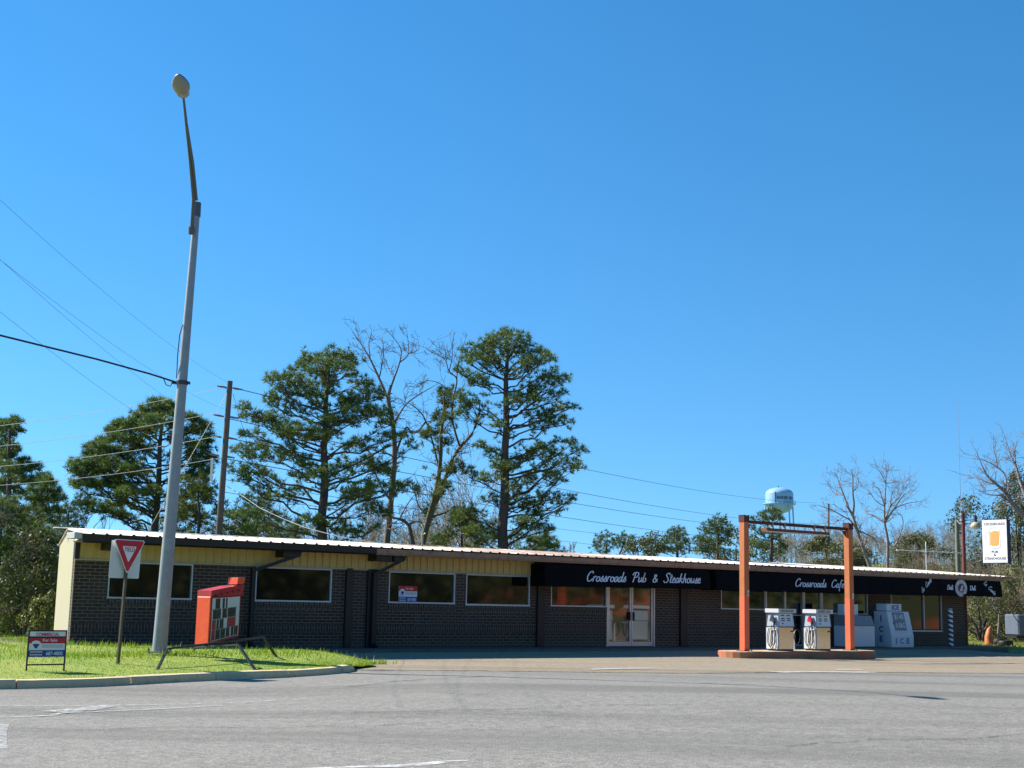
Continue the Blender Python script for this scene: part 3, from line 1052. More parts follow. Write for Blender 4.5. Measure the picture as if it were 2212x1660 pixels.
# ------------------------------------------------------------------ street lamp
lb = Vector((-7.75, 31.3, .24))
lamp = thing('street_lamp', 'tall grey metal street lamp with a cobra head over the road', 'street lamp', lb)
TZ = 10.62
ptop = at(424.5, 437, 31.2) - lb
pole_top = Vector((ptop.x, 0, ptop.z))
mb = MB()
mb.tube([(0, 0, .0), (pole_top.x * .3, 0, pole_top.z * .3), (pole_top.x * .7, 0, pole_top.z * .7), pole_top], [.168, .142, .104, .076], 12)
mb.build('pole', MAT['galv'], lamp)
mb = MB()
mb.lathe([(.0, -.2), (.33, -.2), (.32, .02), (.25, .05), (0, .05)], 14)
mb.build('footing', MAT['concrete'], lamp)
mb = MB()
mb.box(-.23, .23, -.23, .23, .05, .085)
mb.build('base_plate', MAT['galv'], lamp)
for x, y in ((-.19, -.19), (.19, -.19), (-.19, .19), (.19, .19)):
    mb = MB()
    mb.tube([(x, y, .085), (x, y, .15)], .02, 6)
    mb.build('anchor_bolt', MAT['rust'], lamp)
mb = MB()
bz = (at(393, 827, 31.3) - lb).z
bxx = pole_top.x * bz / pole_top.z
mb.tube([(bxx, 0, bz - .045), (bxx, 0, bz + .045)], .135, 12)
mb.box(bxx - .22, bxx - .13, -.04, .04, bz - .03, bz + .03)
mb.box(bxx + .13, bxx + .18, -.04, .04, bz - .03, bz + .03)
mb.build('clamp_band', MAT['darksteel'], lamp)
mb = MB()
mb.tube([(bxx - .13, -.02, bz + .1), (bxx - .12, -.10, bz + .6), (bxx - .10, -.10, bz + 1.1), (bxx - .05, -.08, bz + 1.35)], .012, 5)
mb.build('conduit_wire', MAT['rubber'], lamp)
# two-tube arm reaching over the road
h0 = at(396, 208, 28.6) - lb
h1 = at(386, 166, 28.05) - lb
a1 = pole_top + Vector((-.05, -.12, -.6))
mid = at(405, 275, 29.3) - lb
mb = MB()
mb.tube([at(414, 500, 31.1) - lb, at(418.5, 430, 30.7) - lb, at(411, 345, 30.0) - lb, at(402.5, 268, 29.3) - lb, h0], [.046, .045, .040, .034, .026], 8)
mb.tube([at(424.5, 432, 30.75) - lb, at(417, 352, 30.02) - lb, at(404.5, 272, 29.28) - lb], [.034, .028, .022], 8)
mb.build('arm', MAT['lampgrey'], lamp)
mb = MB()
mb.tube([pole_top - Vector((0, 0, .32)), pole_top + Vector((0, 0, .02))], [.092, .086], 12)
mb.build('arm_bracket', MAT['lampgrey'], lamp)
mb = MB()
mb.tube([at(413.5, 506, 31.12) - lb, at(414.5, 490, 31.05) - lb], [.075, .08], 8)
mb.build('arm_socket', MAT['lampgrey'], lamp)
# cobra head: egg-shaped housing with a glass bowl below
ax = (h1 - h0).normalized()
HL = (h1 - h0).length + .12
sd = Vector((1, 0, 0)); sd = (sd - ax * sd.dot(ax)).normalized(); upv = sd.cross(ax) * 1
if upv.z < 0: upv = -upv
mb, mg = MB(), MB()
N = 14
for m_, sgn in ((mb, 1), (mg, -1)):
    vs = []
    for i in range(N + 1):
        t = i / N
        wdt = .205 * (math.sin(math.pi * (t ** .75)) ** .6) * (.55 + .45 * min(1, t * 1.8)) + (.035 if t < .2 else 0.004)
        hgt = (.14 if sgn > 0 else .125) * (math.sin(math.pi * min(1, t * .93 + .05)) ** .7)
        for k in range(11):
            a = math.pi * k / 10
            vs.append(h0 - ax * .04 + ax * (HL * t) + sd * (wdt * math.cos(a)) + upv * (sgn * hgt * math.sin(a)))
    m_.add(vs, [(i * 11 + k, i * 11 + k + 1, (i + 1) * 11 + k + 1, (i + 1) * 11 + k) for i in range(N) for k in range(10)], True)
hd = mb.build('lamp_head', MAT['lampgrey'], lamp)
t = NT('frosted_lamp_bowl')
t.base(t.mix(t.noise(6), (.17, .17, .165), (.28, .275, .265)))
t.set(Roughness=.25)
mg.build('lens', t.m, hd)

# ------------------------------------------------------------------ yield sign
yb = Vector((-7.62, 27.55, LZ(-7.62, 27.55) - .02))
ys_ = thing('yield_sign', 'red and white triangular yield sign on a leaning post at the kerb lawn', 'road sign', yb, R_(56))
tp = at(278, 1172, 27.55) - yb
lean = Vector((tp.x, 0, 0)) / tp.z
Rz = Matrix.Rotation(-R_(56), 3, 'Z')
lv = Rz @ lean
mb = MB()
pt = lambda z: Vector((lv.x * z, lv.y * z, z))
mb.bar(pt(0) - pt(1) * .3, pt(2.35), .055, .045, (0, 1, 0))
mb.build('post', MAT['brownpost'], ys_)


def rtri(W, H, r, y, zt):
    pts = []
    for cx, cz, a0 in ((-W / 2 + r * 1.7, zt - r, 90), (0, zt - H + r * 2.0, 210), (W / 2 - r * 1.7, zt - r, -30)):
        for k in range(6):
            a = R_(a0 + 120 * k / 5)
            pts.append((cx + r * math.cos(a), y, cz + r * math.sin(a)))
    return pts


ztop = (at(278, 1166, 27.55) - yb).z
plate = lambda pts, dy: [Vector(p) + Vector((lv.x * p[2], lv.y * p[2], 0)) for p in pts]
H_ = .685; W_ = .80
mb = MB()
P = plate(rtri(W_, H_, .035, -.035, ztop), 0)
mb.prism(P, (0, 0, 0), (0, .004, 0))
pl = mb.build('sign_plate', MAT['white'], ys_)
mb = MB()
P = plate(rtri(W_ - .055, H_ - .045, .03, -.038, ztop - .016), 0)
mb.add(P, [tuple(range(len(P)))])
mb.build('red_border', MAT['signred'], pl)
mb = MB()
P = plate(rtri(W_ * .46, H_ * .47, .02, -.041, ztop - H_ * .19), 0)
mb.add(P, [tuple(range(len(P)))])
mb.build('white_centre', MAT['white'], pl)
mb = MB()
zz = ztop - H_ * .34
put_text(mb, 'YIELD', Vector((-.13 + lv.x * zz, -.046 + lv.y * zz, zz)), (.26, 0, 0), (lv.x * .085, lv.y * .085, .085), .01)
mb.build('lettering', MAT['signred'], pl)
mb = MB()
z0_, z1_ = ztop - .76, ztop - .02
c0 = [(-.36, z0_), (.36, z0_), (.38, z0_ + .02), (.38, z1_ - .02), (.36, z1_), (-.36, z1_), (-.38, z1_ - .02), (-.38, z0_ + .02)]
mb.prism([Vector((x + lv.x * z, .05 + lv.y * z, z)) for x, z in c0], (0, 0, 0), (0, .004, 0))
mb.build('back_plate', MAT['offwhite'], ys_)

# ------------------------------------------------------------------ sale board on the lawn
ca, cb = Vector((-8.55, 25.1, 0)), Vector((-8.05, 25.85, 0))
p0 = at(58.5, 1442, 25.0); p1 = at(138.5, 1418, 25.45)
ang = math.atan2(p1.y - p0.y, p1.x - p0.x)
mid_ = (p0 + p1) / 2
Wd = math.hypot(p1.x - p0.x, p1.y - p0.y)
zb = LZ(mid_.x, mid_.y)
rs = thing('for_sale_board', 'commercial for sale board in a black frame on the grass at the kerb', 'sign', (mid_.x, mid_.y, zb), ang)
zb2 = (at(99, 1419, mid_.y)).z - zb
ztp = (at(99, 1364, mid_.y)).z - zb
sub = bpy.data.objects.new('board', bpy.data.meshes.new('board'))
mb = MB()
for x in (-Wd / 2 - .012, Wd / 2 + .012): mb.box(x - .012, x + .012, -.012, .012, -.15, ztp + .02)
mb.box(-Wd / 2 - .024, Wd / 2 + .024, -.011, .011, ztp + .0, ztp + .025)
mb.box(-Wd / 2, Wd / 2, -.011, .011, .10, .125)
mb.build('frame', MAT['black'], rs)
before = set(bpy.data.objects)
sale_board(rs, Wd, ztp - zb2, True)
for o in set(bpy.data.objects) - before: o.location.z = zb2

# ------------------------------------------------------------------ portable letter sign
ms_ang = R_(52)
e1 = Vector((math.cos(ms_ang), math.sin(ms_ang), 0))
e2 = Vector((-e1.y, e1.x, 0))
S8 = lambda x, y: ((550 + x * .2711) * .58426, (2050 + y * .2711) * .58426)
fl = at(*S8(820, 1220), 29.9)
fl.z = 0
zg0 = LZ(fl.x + .3, fl.y)
mq = thing('portable_letter_sign', 'orange portable letter sign with an arrow top, on black splayed legs on the grass', 'sign', (fl.x, fl.y, zg0), ms_ang)


def mloc(px, py, Y):
    v = at(*S8(px, py), Y) - Vector((fl.x, fl.y, zg0))
    return Vector((v.dot(e1), v.dot(e2), v.z))


FW, DP = .82, .42
yR = 29.9 + FW * e1.y
yL = 29.9 + DP * e2.y
zbl, ztl = mloc(820, 1225, 29.9).z, mloc(820, 580, 29.9).z
zbr, ztr = mloc(1240, 1120, yR).z, mloc(1240, 560, yR).z
mb = MB()
mb.add([(0, 0, zbl), (FW, 0, zbr), (FW, 0, ztr), (0, 0, ztl), (0, DP, zbl), (FW, DP, zbr), (FW, DP, ztr), (0, DP, ztl)],
       [(0, 1, 2, 3), (4, 7, 6, 5), (1, 5, 6, 2), (3, 2, 6, 7), (0, 4, 5, 1)])
cab = mb.build('cabinet', MAT['marqueered'], mq)
mb = MB()
mb.box(-.035, -.002, -.01, DP + .01, zbl - .02, ztl + .005)
mb.build('end_panel', MAT['marquee'], mq, .012)


def face(s, t, y=-.008):
    """s, t in 0..1 over the letter panel"""
    zb_, zt_ = zbl + .05 + (zbr + .04 - zbl - .05) * s, ztl - .03 + (ztr - .02 - ztl + .03) * s
    return Vector((.03 + (FW - .06) * s, y, zb_ + (zt_ - zb_) * t))


mb = MB()
mb.add([face(0, 0, -.006), face(1, 0, -.006), face(1, 1, -.006), face(0, 1, -.006)], [(0, 1, 2, 3)])
mb.build('letter_panel', MAT['marqueeface'], mq)
K = lambda a: (a - 100) / 885
rowsL = [[(.745, .985), [(205, 350, 'E', 0), (432, 495, 'I', 0), (540, 582, 'I', 0)]],
         [(.505, .735), [(135, 255, 'B', 0), (262, 385, 'H', 0), (440, 590, 'R', 0), (615, 740, 'M', 0), (748, 870, 'H', 0)]],
         [(.26, .49), [(125, 240, 'N', 1), (270, 335, 'I', 0), (365, 485, 'H', 0), (610, 740, 'H', 1), (748, 875, 'B', 1)]],
         [(.02, .25), [(120, 225, 'N', 1), (250, 385, 'M', 0), (410, 550, 'H', 0), (585, 690, 'N', 0), (745, 820, 'I', 0), (845, 960, 'H', 0)]]]
mrail = MB()
for (ta, tb), cells in rowsL:
    for a, b, ch, red in cells:
        O = face(K(a), ta, -.012)
        cd = MB().add([face(K(a) - .004, ta, -.009), face(K(b) + .004, ta, -.009), face(K(b) + .004, tb, -.009), face(K(a) - .004, tb, -.009)], [(0, 1, 2, 3)]).build('letter_card', MAT['lettercard'], mq)
        lm = MB()
        put_text(lm, ch, O, face(K(b), ta, -.012) - O, face(K(a), tb, -.012) - O, .09)
        lm.build('letter', MAT['letterred'] if red else MAT['letterdark'], cd)
    mrail.add([face(0, ta - .012, -.010), face(1, ta - .012, -.010), face(1, ta - .002, -.010), face(0, ta - .002, -.010)], [(0, 1, 2, 3)])
mrail.build('letter_rails', MAT['cream'], mq)
# arrow board along the top
A0 = mloc(690, 510, yL).z
az0 = ztl + .012
mb = MB()
zt0, zt1 = mloc(820, 492, 29.9).z, mloc(1240, 402, yR).z
mb.add([(-.02, -.02, ztl + .01), (FW + .04, -.02, ztr + .01), (FW + .06, -.02, zt1), (-.02, -.02, zt0),
        (-.02, DP + .02, ztl + .01), (FW + .04, DP + .02, ztr + .01), (FW + .06, DP + .02, zt1), (-.02, DP + .02, zt0)],
       [(0, 1, 2, 3), (4, 7, 6, 5), (0, 3, 7, 4), (1, 5, 6, 2), (3, 2, 6, 7)])
arr = mb.build('arrow_board', MAT['marqueered'], mq)
mb = MB()
zz1 = mloc(1100, 405, 29.9 + .7 * e1.y).z
mb.add([(.68, -.02, zz1), (FW + .05, -.02, zt1 + .005), (FW + .09, -.02, mloc(1240, 308, yR).z), (.70, -.02, mloc(1100, 312, 29.9 + .7 * e1.y).z)] +
       [(.68, DP * .7, zz1), (FW + .05, DP * .7, zt1 + .005), (FW + .09, DP * .7, mloc(1240, 308, yR).z), (.70, DP * .7, mloc(1100, 312, 29.9 + .7 * e1.y).z)],
       [(0, 1, 2, 3), (4, 7, 6, 5), (0, 3, 7, 4), (1, 5, 6, 2), (3, 2, 6, 7)])
mb.build('arrow_barb', MAT['marquee'], mq)
for k in range(5):
    s = .12 + .19 * k
    zc = zt0 + (zt1 - zt0) * s - .12
    mb = MB()
    mb.tube([(FW * s, -.03, zc), (FW * s, -.05, zc)], .022, 8)
    mb.build('bulb_socket', MAT['rust'], arr)
# splayed legs and crossing rails
feet = [(110, 1560, 26.6), (590, 1335, 33.0), (1470, 1535, 27.7), (1750, 1392, 32.2)]
tops = [(255, 1285, 27.6), (640, 1262, 32.2), (1222, 1232, 28.5), (1565, 1132, 31.6)]
fx = [mloc(*p) for p in feet]
tx = [mloc(*p) for p in tops]
for a, b in zip(fx, tx):
    wx = Vector((fl.x, fl.y, 0)) + e1 * a.x + e2 * a.y
    a.z = min(a.z, LZ(wx.x, wx.y) - zg0 - .03)
    mb = MB()
    mb.bar(a, b, .045, .045)
    mb.build('leg', MAT['black'], mq)
mb = MB()
mb.bar(tx[0], tx[3], .04, .04)
mb.build('rail', MAT['black'], mq)
mb = MB()
mb.bar(tx[1], tx[2], .04, .04)
mb.build('rail', MAT['black'], mq)
mb = MB()
cz = (tx[0].z + tx[3].z + tx[1].z + tx[2].z) / 4
for x in (.1, FW - .1):
    mb.bar((x, DP / 2, cz - .05), (x, DP / 2, zbl + .1), .05, .05)
mb.bar((0, DP / 2, cz + .02), (FW, DP / 2, cz + .02), .05, .05)
mb.build('mount', MAT['black'], mq)

# ------------------------------------------------------------------ fuel island, canopy frame, pumps
il = thing('pump_island', 'raised concrete pump island with chipped red paint along its side', 'island', bw(23.4, 4.55, -.25), BA)
mb = MB()


def stadium(u0, u1, w0, w1, z, n=8):
    r = (w1 - w0) / 2
    pts = []
    for cx, a0 in ((u1 - r * .7, -90), (u0 + r * .7, 90)):
        for k in range(n + 1):
            a = R_(a0 + 180 * k / n)
            pts.append(Vector((cx + r * .7 * math.cos(a), r * math.sin(a) - (w0 + w1) / 2, z)))
    return pts


P = [p - Vector((23.4, -4.55, 0)) for p in stadium(19.9, 26.95, 3.85, 5.25, 0)]
n = len(P)
vs = [p + Vector((0, 0, 0)) for p in P] + [p + Vector((0, 0, .365)) for p in P] + [Vector((p.x * .995, p.y * .965, .39)) for p in P]
mb.add(vs, [(i, (i + 1) % n, n + (i + 1) % n, n + i) for i in range(n)] + [(n + i, n + (i + 1) % n, 2 * n + (i + 1) % n, 2 * n + i) for i in range(n)])
mb.build('island_side', MAT['islandpaint'], il)
MB().add([v for v in vs[2 * n:]], [tuple(range(n))]).build('island_top', MAT['islandtop'], il)

cf = thing('canopy_frame', 'rusty orange steel goalpost frame with a light fitting over the fuel pumps', 'canopy frame', bw(20.63, 4.69, .138), BA)
for x in (0, 5.29):
    mb = MB()
    mb.mi = 0
    mb.box(x - .115, x + .115, -.115, .115, 0, 1.78)
    mb.mi = 1
    mb.box(x - .113, x + .113, -.113, .113, 1.78, 4.20)
    pst = mb.build('post', [MAT['orangelow'], MAT['orangeup']], cf, .006)
    MB().box(x - .19, x + .19, -.19, .19, 0, .018).build('base_plate', MAT['rust'], pst)
    for bx_ in (-.155, .155):
        for by_ in (-.155, .155):
            mb = MB()
            mb.tube([(x + bx_, by_, .018), (x + bx_, by_, .06)], .016, 6)
            mb.build('anchor_bolt', MAT['rust'], pst)
    mb = MB()
    mb.box(x - .125, x + .125, -.125, .125, 4.20, 4.40)
    mb.box(x - .13, x - .06, -.13, .13, 4.40, 4.43); mb.box(x + .06, x + .13, -.13, .13, 4.40, 4.43)
    mb.build('post_cap', MAT['rust'], pst)
    MB().add([(x + .02, -.119, 1.78), (x + .10, -.119, 1.78), (x + .10, -.119, 1.97), (x + .02, -.119, 1.97)], [(0, 1, 2, 3)]).build('number_plate', MAT['white'], pst)
    mb = MB()
    put_text(mb, '1' if x == 0 else '3', (x + .045, -.122, 1.82), (.03, 0, 0), (0, 0, .10), .02)
    mb.build('number', MAT['ink'], pst)
mb = MB()
mb.box(.125, 5.165, -.05, .05, 4.165, 4.265)
for x0, sg in ((.125, 1), (5.165, -1)):
    mb.prism([Vector((x0, 0, 4.145)), Vector((x0 + sg * .22, 0, 4.145)), Vector((x0, 0, 3.92))], (0, -.01, 0), (0, .01, 0))
mb.build('beam', MAT['rust'], cf)
for x in (1.35, 1.95, 3.45, 4.0): MB().box(x - .03, x + .03, -.055, .055, 4.03, 4.29).build('hanger', MAT['galv'], cf)
mb = MB()
mb.prism([Vector((0, -.14, 3.955)), Vector((0, .14, 3.955)), Vector((0, .10, 4.05)), Vector((0, -.10, 4.05))], (.98, 0, 0), (4.15, 0, 0))
fxo = mb.build('light_fitting', MAT['rust2'], cf)
MB().box(1.0, 4.13, -.12, .12, 3.93, 3.953).build('diffuser', MAT['white'], fxo)


def pump(u, w_, label, head, red, name='fuel_pump'):
    """u, w_: front left corner"""
    W, Dp = .775, .50
    o = thing(name, label, 'fuel pump', bw(u, w_, .14), BA, 'fuel pumps on the island')
    MB().box(0, W, .03, Dp - .03, 0, .05).build('base', MAT['pumpback'], o)
    # lower body, cabinet wedge and header
    mb = MB()
    mb.box(.02, W - .02, .02, Dp, .05, .78)
    mb.build('lower_body', MAT['pumpgrey'], o, .01)
    mb = MB()
    mb.add([(.0, -.02, .80), (W, -.02, .80), (W - .02, .03, 1.24), (.02, .03, 1.24), (.0, Dp + .02, .80), (W, Dp + .02, .80), (W - .02, Dp - .03, 1.24), (.02, Dp - .03, 1.24)],
           [(0, 1, 2, 3), (4, 7, 6, 5), (0, 3, 7, 4), (1, 5, 6, 2), (3, 2, 6, 7), (0, 4, 5, 1)])
    mb.build('upper_body', MAT['pumpgrey'], o, .008)
    MB().add([(.05, .013, .06), (W - .03, .013, .06), (W - .03, .013, .765), (.05, .013, .765)], [(0, 1, 2, 3)]).build('steel_panel', MAT['chrome'], o)
    fy = lambda z: -.024 + (z - .80) / .44 * .05
    mb = MB()
    mb.add([(.05, fy(.83), .83), (W - .06, fy(.83), .83), (W - .07, fy(1.22), 1.22), (.06, fy(1.22), 1.22)], [(0, 1, 2, 3)])
    mb.build('meter_face', MAT['pumpwhite'], o)
    for zc in (1.15, 1.05, .985):
        for x in (.14, .42):
            MB().add([(x, fy(zc) - .004, zc), (x + .17, fy(zc) - .004, zc), (x + .17, fy(zc + .032) - .004, zc + .032), (x, fy(zc + .032) - .004, zc + .032)], [(0, 1, 2, 3)]).build('meter_window', MAT['ink'], o)
    mb = MB()
    mb.add([(.16, fy(.88) - .004, .88), (.24, fy(.88) - .004, .88), (.24, fy(.92) - .004, .92), (.16, fy(.92) - .004, .92)], [(0, 1, 2, 3)])
    mb.build('meter_plate', MAT['ink'], o)
    mb = MB()
    mb.box(-.05, W + .05, -.06, Dp + .05, 1.25, 1.39)
    hd = mb.build('header', MAT['freezer'], o, .008)
    mb = MB()
    put_text(mb, head, (.05, -.064, 1.275), (W - .12, 0, 0), (0, 0, .085), .02)
    mb.build('lettering', MAT['ink'], hd)
    MB().box(-.052, W + .052, -.062, Dp + .052, 1.392, 1.402).build('header_lid', MAT['black'], hd)
    MB().box(-.045, -.02, .0, Dp - .0, .06, .76).build('side_panel', MAT['freezer'], o)
    MB().box(W - .16, W - .04, .004, .012, .62, .67).build('badge', MAT['signred'], o)
    # nozzle in its boot on the left side
    mb = MB()
    yc = Dp * .42
    mb.tube([(-.06, yc, 1.20), (-.09, yc + .01, 1.10)], .022, 8)
    nz = mb.build('nozzle', MAT['chrome'], o)
    mb = MB()
    mb.add([(-.10, yc - .13, .92), (-.10, yc + .10, .98), (-.09, yc + .05, 1.14), (-.09, yc - .02, 1.17), (-.03, yc - .13, .92), (-.03, yc + .10, .98), (-.03, yc + .05, 1.14), (-.03, yc - .02, 1.17)],
           [(0, 1, 2, 3), (4, 7, 6, 5), (0, 4, 5, 1), (1, 5, 6, 2), (2, 6, 7, 3), (3, 7, 4, 0)])
    mb.build('nozzle_guard', MAT['signred'] if red else MAT['pumpback'], nz)
    mb = MB()
    mb.tube([(-.09, yc - .11, .96), (-.13, yc - .13, .86), (-.11, yc - .05, .80)], [.03, .024, .016], 7)
    mb.build('nozzle_grip', MAT['rubber'], nz)
    mb = MB()
    x = -.085
    r_ = random.Random(7 if red else 5)
    for k, (ya, yb_, zb_) in enumerate(((.02, .24, .22), (.06, .34, .06), (.14, .40, .14))):
        c1 = [(x - .01 * k, ya + .08, .84), (x - .02, ya - .02 + .02 * k, .55), (x - .03, ya + .02, .28), (x - .03, (ya + yb_) / 2, zb_), (x - .025, yb_ - .01, .30), (x - .02, yb_ - .02, .55), (x - .01, (ya + yb_) / 2 + .05, .78)]
        q = [Vector(p) for p in c1]
        pts = []
        P_ = [q[0]] + q + [q[-1]]
        for i in range(1, len(P_) - 2):
            for j in range(5):
                t_ = j / 5
                a, b, c, d_ = P_[i - 1:i + 3]
                pts.append(.5 * ((2 * b) + (c - a) * t_ + (2 * a - 5 * b + 4 * c - d_) * t_ ** 2 + (3 * b - a - 3 * c + d_) * t_ ** 3))
        mb.tube(pts, .0125, 6)
    mb.build('hose', MAT['rubber'], o)
    mb = MB()
    mb.tube([(-.07, .03, .68), (-.10, .03, .72)], .03, 8)
    mb.build('hose_clip', MAT['white'], o)
    return o


pump(22.11, 4.82, 'grey fuel pump headed UNLEADED with dark nozzle, nearer the pub door', 'UNLEADED', False)
pump(23.99, 4.82, 'grey fuel pump headed SUPER with a red nozzle, beside the ice chest side post', 'SUPER UNL', True)
# hose stand between the pumps
hs_ = thing('hose_stand', 'slim white stand with a looped black hose between the two pumps', 'hose stand', bw(23.20, 4.55, .14), BA)
mb = MB()
mb.tube([(0, 0, 0), (0, 0, .62), (.06, 0, .66)], .022, 7)
mb.build('stand_pipe', MAT['white'], hs_)
mb = MB()
mb.tube([(.11 + .15 * math.sin(a), -.03, .46 - .24 * math.cos(a)) for a in np.linspace(0, 2 * math.pi, 25)], .017, 6)
mb.build('hose', MAT['rubber'], hs_)

# ------------------------------------------------------------------ ice chest, freezer, striped pipe
ic = thing('ice_merchandiser', 'white slanted ice merchandiser with blue ICE lettering in front of the pub window', 'ice freezer', bw(32.23, 1.6, .10), BA)
W, Dp = 1.40, .85
mb = MB()
sidep = [(0, 0, .0), (0, .0, .45), (0, .22, 1.40), (0, Dp, 1.40), (0, Dp, 0)]
mb.prism([Vector(p) for p in sidep], (0, 0, 0), (W, 0, 0))
icb = mb.build('cabinet', MAT['freezer'], ic, .015)
sl_ = lambda x, s: Vector((x, .22 * s - .006, .45 + .95 * s))
mb = MB()
mb.add([sl_(.30, .22) + Vector((0, -.012, 0)), sl_(1.02, .22) + Vector((0, -.012, 0)), sl_(1.02, .96) + Vector((0, -.012, 0)), sl_(.30, .96) + Vector((0, -.012, 0)),
        sl_(.30, .22) + Vector((0, .004, 0)), sl_(1.02, .22) + Vector((0, .004, 0)), sl_(1.02, .96) + Vector((0, .004, 0)), sl_(.30, .96) + Vector((0, .004, 0))],
       [(0, 1, 2, 3), (0, 4, 5, 1), (1, 5, 6, 2), (2, 6, 7, 3), (3, 7, 4, 0)])
dr = mb.build('door', MAT['freezergrey'], ic)
mb = MB()
for s_, t_ in (('$1.40', .66), ('A BAG', .32)):
    O = sl_(.38, t_) + Vector((0, -.02, 0))
    put_text(mb, s_, O, (.56, 0, 0), sl_(.38, t_ + .22) - sl_(.38, t_), .01)
mb.build('lettering', MAT['white'], dr)
MB().box(.26, .295, -.03 + .13, .0 + .13, .85, 1.0).build('handle', MAT['darksteel'], dr)
mb = MB()
for ch, x, wd in (('I', .25, .06), ('C', .52, .22), ('E', .93, .18)):
    put_text(mb, ch, (x, -.008, .14), (wd, 0, 0), (0, 0, .22), .03)
for ch, z, wd in (('I', 1.0, .06), ('C', .58, .2), ('E', .2, .17)):
    put_text(mb, ch, (-.008, .50 + wd / 2, z), (0, -wd, 0), (0, 0, .24), .03)
mb.build('lettering', MAT['iceblue'], icb)
mb = MB()
mb.box(.12, 1.05, .30, .82, 1.42, 1.70)
hd = mb.build('header_sign', MAT['freezer'], ic, .01)
mb = MB()
put_text(mb, 'ICE', (.42, .29, 1.465), (.46, 0, 0), (0, 0, .19), .03)
mb.build('lettering', MAT['iceblue'], hd)
mb = MB()
for x in (.08, W - .14):
    for y in (.08, Dp - .14): mb.box(x, x + .06, y, y + .06, -.0, .02)

ch_ = thing('chest_freezer', 'grey chest freezer with a dark sloped lid left of the ice merchandiser', 'freezer', bw(29.6, 1.6, .10), BA)
mb = MB()
mb.prism([Vector((0, 0, .03)), Vector((0, 0, .82)), Vector((0, .70, .82)), Vector((0, .70, .03))], (0, 0, 0), (1.6, 0, 0))
mb.build('cabinet', MAT['freezer'], ch_, .015)
mb = MB()
mb.prism([Vector((0, -.01, .83)), Vector((0, .16, 1.22)), Vector((0, .70, 1.22)), Vector((0, .70, .83))], (0.01, 0, 0), (1.59, 0, 0))
mb.build('lid', MAT['freezergrey'], ch_, .01)
mb = MB()
mb.box(.2, 1.05, .36, .66, 1.225, 1.65)
mb.build('price_board', MAT['offwhite'], ch_, .005)
mb = MB()
mb.box(.02, 1.58, .02, .68, 0, .03)
mb.build('plinth', MAT['black'], ch_)
mb = MB()
mb.box(.7, .9, -.03, 0, .76, .79)
mb.build('handle', MAT['alu'], ch_)

bp = thing('striped_pipe', 'white pipe painted with a dark spiral stripe at the slab edge', 'barber pole', bw(36.25, 1.48, .10), BA)
mb = MB()
mb.tube([(0, 0, -.12), (0, 0, .8), (0, 0, 1.53)], .092, 18)
mb.build('pipe', MAT['spiral'], bp)
mb = MB()
mb.lathe([(0, 1.53), (.09, 1.532), (.07, 1.56), (0, 1.57)], 16)
mb.build('cap', MAT['offwhite'], bp)

# ------------------------------------------------------------------ pub sign on its pole above the roof end
ps = thing('hanging_pub_sign', 'white hanging sign with a beer mug on a red pole at the roof end', 'pub sign', bw(39.45, .0, .1), BA)
PZ = 5.75
mb = MB()
mb.tube([(0, .05, 0), (0, .02, 3), (.0, 0, PZ)], [.085, .08, .075], 12)
mb.build('pole', MAT['redpole'], ps)
mb = MB()
mb.tube([(0, 0, PZ - .50), (0, -2.45, PZ - .36)], .028, 8)
mb.build('top_bar', MAT['darksteel'], ps)
mb = MB()
mb.tube([(0, 0, PZ - .05), (0, -2.0, PZ - .40)], .008, 5)
mb.build('stay_wire', MAT['darksteel'], ps)
mb = MB()
mb.bar((0, -.02, 2.15 + 1.55), (0, -.75, 1.95 + 1.55), .035, .035)
mb.bar((0, -.02, 1.98 + 1.55), (0, -.35, 2.06 + 1.55), .03, .03)
mb.build('bracket', MAT['darksteel'], ps)
mb = MB()
mb.tube([(0, 0, PZ - .34), (.0, -.62, PZ - .30)], .028, 8)
mb.tube([(0, -.62, PZ - .44), (0, -.62, PZ - .14)], .07, 10)
lp = mb.build('lamp_arm', MAT['darksteel'], ps)
mb = MB()
mb.lathe([(.06, PZ - .42), (.16, PZ - .48), (.24, PZ - .60), (.18, PZ - .70), (.0, PZ - .74)], 16, (0, -.62))
mb.build('lamp_shade', MAT['cream'], lp)
sy0, sy1, sz0, sz1 = -2.24, -1.00, 3.53, 5.40
bxo = MB().box(-.12, .12, sy0, sy1, sz0, sz1).build('sign_box', MAT['signbox'], ps, .01)
for y in (sy0 + .1, sy1 - .1): MB().tube([(0, y, sz1), (0, y, PZ - .44)], .012, 5).build('hanger', MAT['darksteel'], ps)


def sp(a, b, x=-.124):
    """a, b 0..1 on the sign face seen from the left: a runs to the right (towards -y)"""
    return Vector((x, sy1 + (sy0 - sy1) * a, sz0 + (sz1 - sz0) * b))


mb = MB()
mb.add([sp(.02, .012), sp(.98, .012), sp(.98, .988), sp(.02, .988)], [(0, 1, 2, 3)])
mb.build('sign_face', MAT['white'], bxo)
mb = MB()
for s_, a0, a1, b0, b1 in (('CROSSROADS', .10, .92, .865, .925), ('PUB', .37, .62, .23, .285), ('&', .45, .54, .165, .21), ('STEAKHOUSE', .08, .92, .08, .135)):
    put_text(mb, s_, sp(a0, b0, -.130), sp(a1, b0, -.130) - sp(a0, b0, -.130), sp(a0, b1, -.130) - sp(a0, b0, -.130), .012)
mb.build('lettering', MAT['ink'], bxo)
mb = MB()
beer = [(.33, .42), (.40, .395), (.58, .395), (.66, .42), (.68, .72), (.60, .735), (.45, .735), (.38, .70), (.34, .73)]
mb.add([sp(a, b, -.130) for a, b in beer], [tuple(range(len(beer)))])
mb.build('beer_print', MAT['beer'], bxo)
mb = MB()


